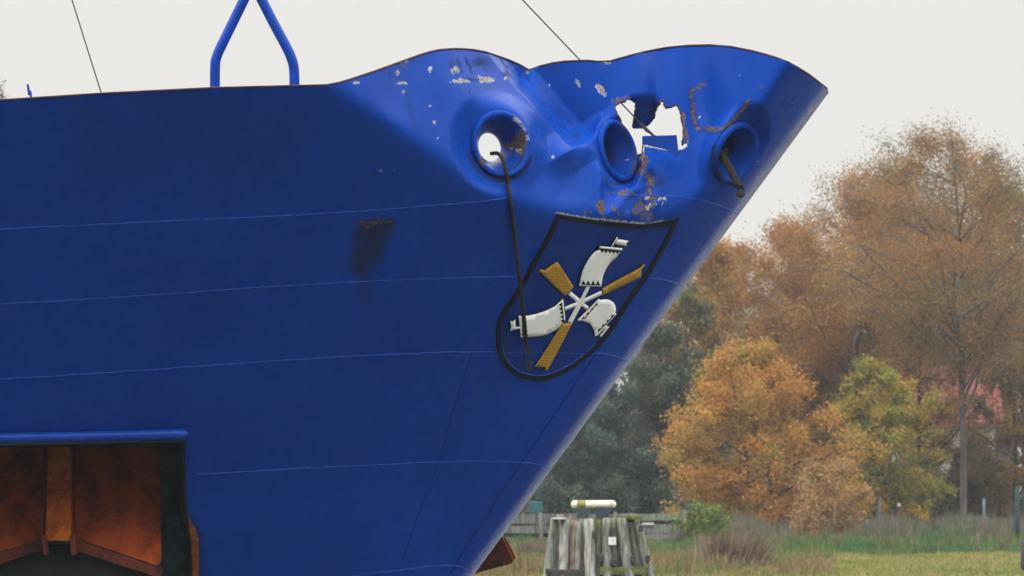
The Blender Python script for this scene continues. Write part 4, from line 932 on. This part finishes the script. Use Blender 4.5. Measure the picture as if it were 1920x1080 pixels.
# ------------------------------------------------------------------ posts on the bank
def bank_post(label, u, v0, v1, wd, dist, colr, cap=None):
    P_ = W(u, v0, dist); b_ = W(u + .4, v1, dist); b_[2] = min(b_[2], float(Gz(b_[0], dist)) - .05)
    r = wd / 2 * dist / F; n = Geo()
    Pz = np.array([b_, b_ * .5 + P_ * .5, P_, P_ + (0, 0, r * .7)]); n.tube(Pz, np.array([r * 1.06, r, r * .96, r * .4]), 9)
    o = n.build("post", simple("post_paint", colr, .8, .3, 5), None, True, loc=tuple(b_)); tag(o, label, "post"); return o
bank_post("slim pale teal marker post in front of the right hand bushes", 1845, 937, 968, 5, 214, (.11, .18, .165))
bank_post("thick dark green post near the right edge of the bank", 1907, 916, 996, 9, 200, (.02, .05, .048))
bank_post("faded blue grey post under the yellow green hazel", 1650, 934, 985, 5, 216, (.06, .09, .10))
bank_post("dark pole cut off by the lower right corner", 1918, 1016, 1090, 9, 128, (.05, .045, .05))
bank_post("short grey stake in the weeds before the tallest birch", 1834, 1000, 1046, 4, 168, (.12, .10, .10))
bank_post("grey stump stake left of the pale stemmed sapling", 1502, 1005, 1036, 5, 178, (.22, .20, .18))
pl = Geo().tube(np.stack([W(1686, 985, 216), W(1686, 944, 216)]), .02, 6).build("sign_pole", M_DWOOD, None, loc=tuple(W(1686, 1010, 216)))
tag(pl, "tiny white plate on a thin stick among the bushes", "sign"); bpx("plate", 1683, 943.5, 1688.5, 949.5, 215.9, .02, simple("dull_plate", (.42, .44, .42), .6), None)
bpy.data.objects["plate"].parent = pl; bpy.data.objects["plate"].location = -pl.location

# ------------------------------------------------------------------ grass, weeds, reeds
M_GRASS = vcol("grass_blades", .85, .25, .1)
def blades(name, n, ux, dr, hgt, wid, pal, seed, lean=.35, clump=0, dpow=1.0, fn=None, hv_=.25, upow=1.0):
    rg_ = np.random.default_rng(seed); dist = dr[0] + (dr[1] - dr[0]) * rg_.uniform(0, 1, n) ** dpow
    u = ux[0] + (ux[1] - ux[0]) * rg_.uniform(0, 1, n) ** upow; x = (u - 960) * dist / F; y = dist
    if clump:
        c = rg_.integers(0, n // clump, n); cx, cy = x[:n // clump], y[:n // clump]; x = cx[c] + rg_.normal(0, .10, n); y = cy[c] + rg_.normal(0, .12, n)
    if fn is not None:
        k_ = rg_.uniform(0, 1, n) < fn(x, y); x, y = x[k_], y[k_]; n = len(x)
    z = Gz(x, y) - .02; h = hgt * rg_.uniform(.4, 1.25, n) * (1 + hv_ * (np.sin(x * 1.7 + 2.1 * np.sin(y * .19)) * np.sin(y * .33 + 1.5 * np.sin(x * .45)) + .5 * np.sin(x * 4.1 + y * .7))); a = rg_.uniform(0, 6.28, n); l_ = lean * h * rg_.uniform(0, 1, n)
    t_ = rg_.uniform(0, 6.28, n); wv_ = wid * rg_.uniform(.6, 1.3, n)
    b0 = np.stack([x - np.cos(t_) * wv_, y - np.sin(t_) * wv_, z], 1); b1 = np.stack([x + np.cos(t_) * wv_, y + np.sin(t_) * wv_, z], 1)
    m_ = np.stack([x + np.cos(a) * l_ * .35, y + np.sin(a) * l_ * .35, z + h * .6], 1); tp = np.stack([x + np.cos(a) * l_, y + np.sin(a) * l_, z + h], 1)
    sd = np.stack([np.cos(t_) * wv_ * .7, np.sin(t_) * wv_ * .7, 0 * x], 1)
    V = np.stack([b0, b1, m_ + sd, tp, m_ - sd], 1).reshape(-1, 3); f = np.arange(5 * n).reshape(-1, 5)
    patch = np.sin(x * .8 + 1.3 * np.sin(y * .13)) * np.sin(y * .21 + .7 * np.sin(x * .5)); pal = np.array(pal)
    ci = np.clip(((patch + 1) / 2 * len(pal) + rg_.normal(0, .8, n)), 0, len(pal) - 1).astype(int); col = pal[ci] * rg_.uniform(.7, 1.3, (n, 1))
    o = fast_mesh(name, V, f, M_GRASS, None, False, np.repeat(np.clip(col, 0, .9), 5, 0)); tag(o, kind="stuff"); return o
blades("meadow_grass", 90000, (840, 2010), (119.5, 172), .13, .016, [(.17, .205, .048), (.25, .24, .07), (.32, .26, .115), (.16, .20, .048)], 61, .6, 9)
blades("bank_grass", 60000, (860, 1990), (168, 206), .34, .022, [(.060, .135, .045), (.085, .160, .05), (.11, .16, .055), (.16, .165, .07), (.07, .145, .05)], 62, .4, 9, hv_=.5)
blades('scrub_weeds', 5000, (1290, 1990), (172, 204), .48, .02, [(.10, .12, .05), (.17, .14, .08), (.20, .15, .10), (.09, .12, .05)], 65, .4, 45, hv_=.6)
blades("dry_weeds", 60000, (1290, 1990), (207, 240), .78, .016, [(.19, .15, .12), (.15, .125, .10), (.10, .12, .065), (.20, .165, .13), (.085, .11, .055)], 63, .3, 22, hv_=.4)
blades("bramble_weeds", 18000, (840, 1560), (122, 166), .29, .02, [(.22, .16, .08), (.17, .14, .06), (.25, .17, .10), (.12, .15, .05), (.16, .17, .06)], 64, .5, 12, hv_=.6, upow=1.9)
def reed(label, u, dist, vt, hw, n, seed, pal, tilt):
    rg_ = np.random.default_rng(seed); x0 = (u - 960) * dist / F; b_ = np.array([x0, dist, float(Gz(x0, dist)) - .05]); H = CZ + (HV - vt) * dist / F - b_[2]; R = hw * dist / F
    t = np.linspace(0, 1, 6); bx = rg_.normal(0, R * .42, n); by = rg_.normal(0, .4, n); h = H * rg_.uniform(.45, 1.05, n)
    tx = bx / R * .35 * h + tilt * h * rg_.uniform(.2, 1.4, n); 
    P_ = np.stack([x0 + bx[:, None] + tx[:, None] * t ** 1.6, dist + by[:, None] + rg_.normal(0, .2, n)[:, None] * t, b_[2] + h[:, None] * t], -1)
    V, f = tubes(P_, .016 * (1.1 - t)[None] * np.ones((n, 1)), 3); c = np.repeat(np.array(pal)[rg_.integers(0, len(pal), n)] * rg_.uniform(.7, 1.3, (n, 1)), 18, 0)
    o = fast_mesh("dry_shrub", V, f, M_BARK, None, True, c, loc=tuple(b_)); tag(o, label, "shrub")
REED = [(.17, .12, .085), (.21, .15, .11), (.13, .095, .07), (.25, .19, .13)]
reed("spiky bare brown shrub leaning right beside the piles", 1372, 136, 994, 58, 1500, 71, REED, .28)
reed("low tangle of bare brown stems at the bottom of the bank", 1300, 138, 1040, 50, 600, 72, REED, .1)
reed("brown bramble stems between the stem and the piles", 1000, 160, 1010, 40, 500, 73, REED, .1)

# ------------------------------------------------------------------ damp autumn air
hz = bpy.data.materials.new("haze_air"); hz.use_nodes = True; t_ = hz.node_tree; t_.nodes.clear()
pv = t_.nodes.new("ShaderNodeVolumePrincipled"); pv.inputs['Color'].default_value = (.78, .87, .97, 1); pv.inputs['Density'].default_value = .00019; pv.inputs['Anisotropy'].default_value = .2
ou = t_.nodes.new("ShaderNodeOutputMaterial"); t_.links.new(pv.outputs[0], ou.inputs['Volume'])
ho = Geo().box((0, 775, 12.4), (1510, 1035, 15.8)).build("haze", hz); tag(ho, kind="stuff")
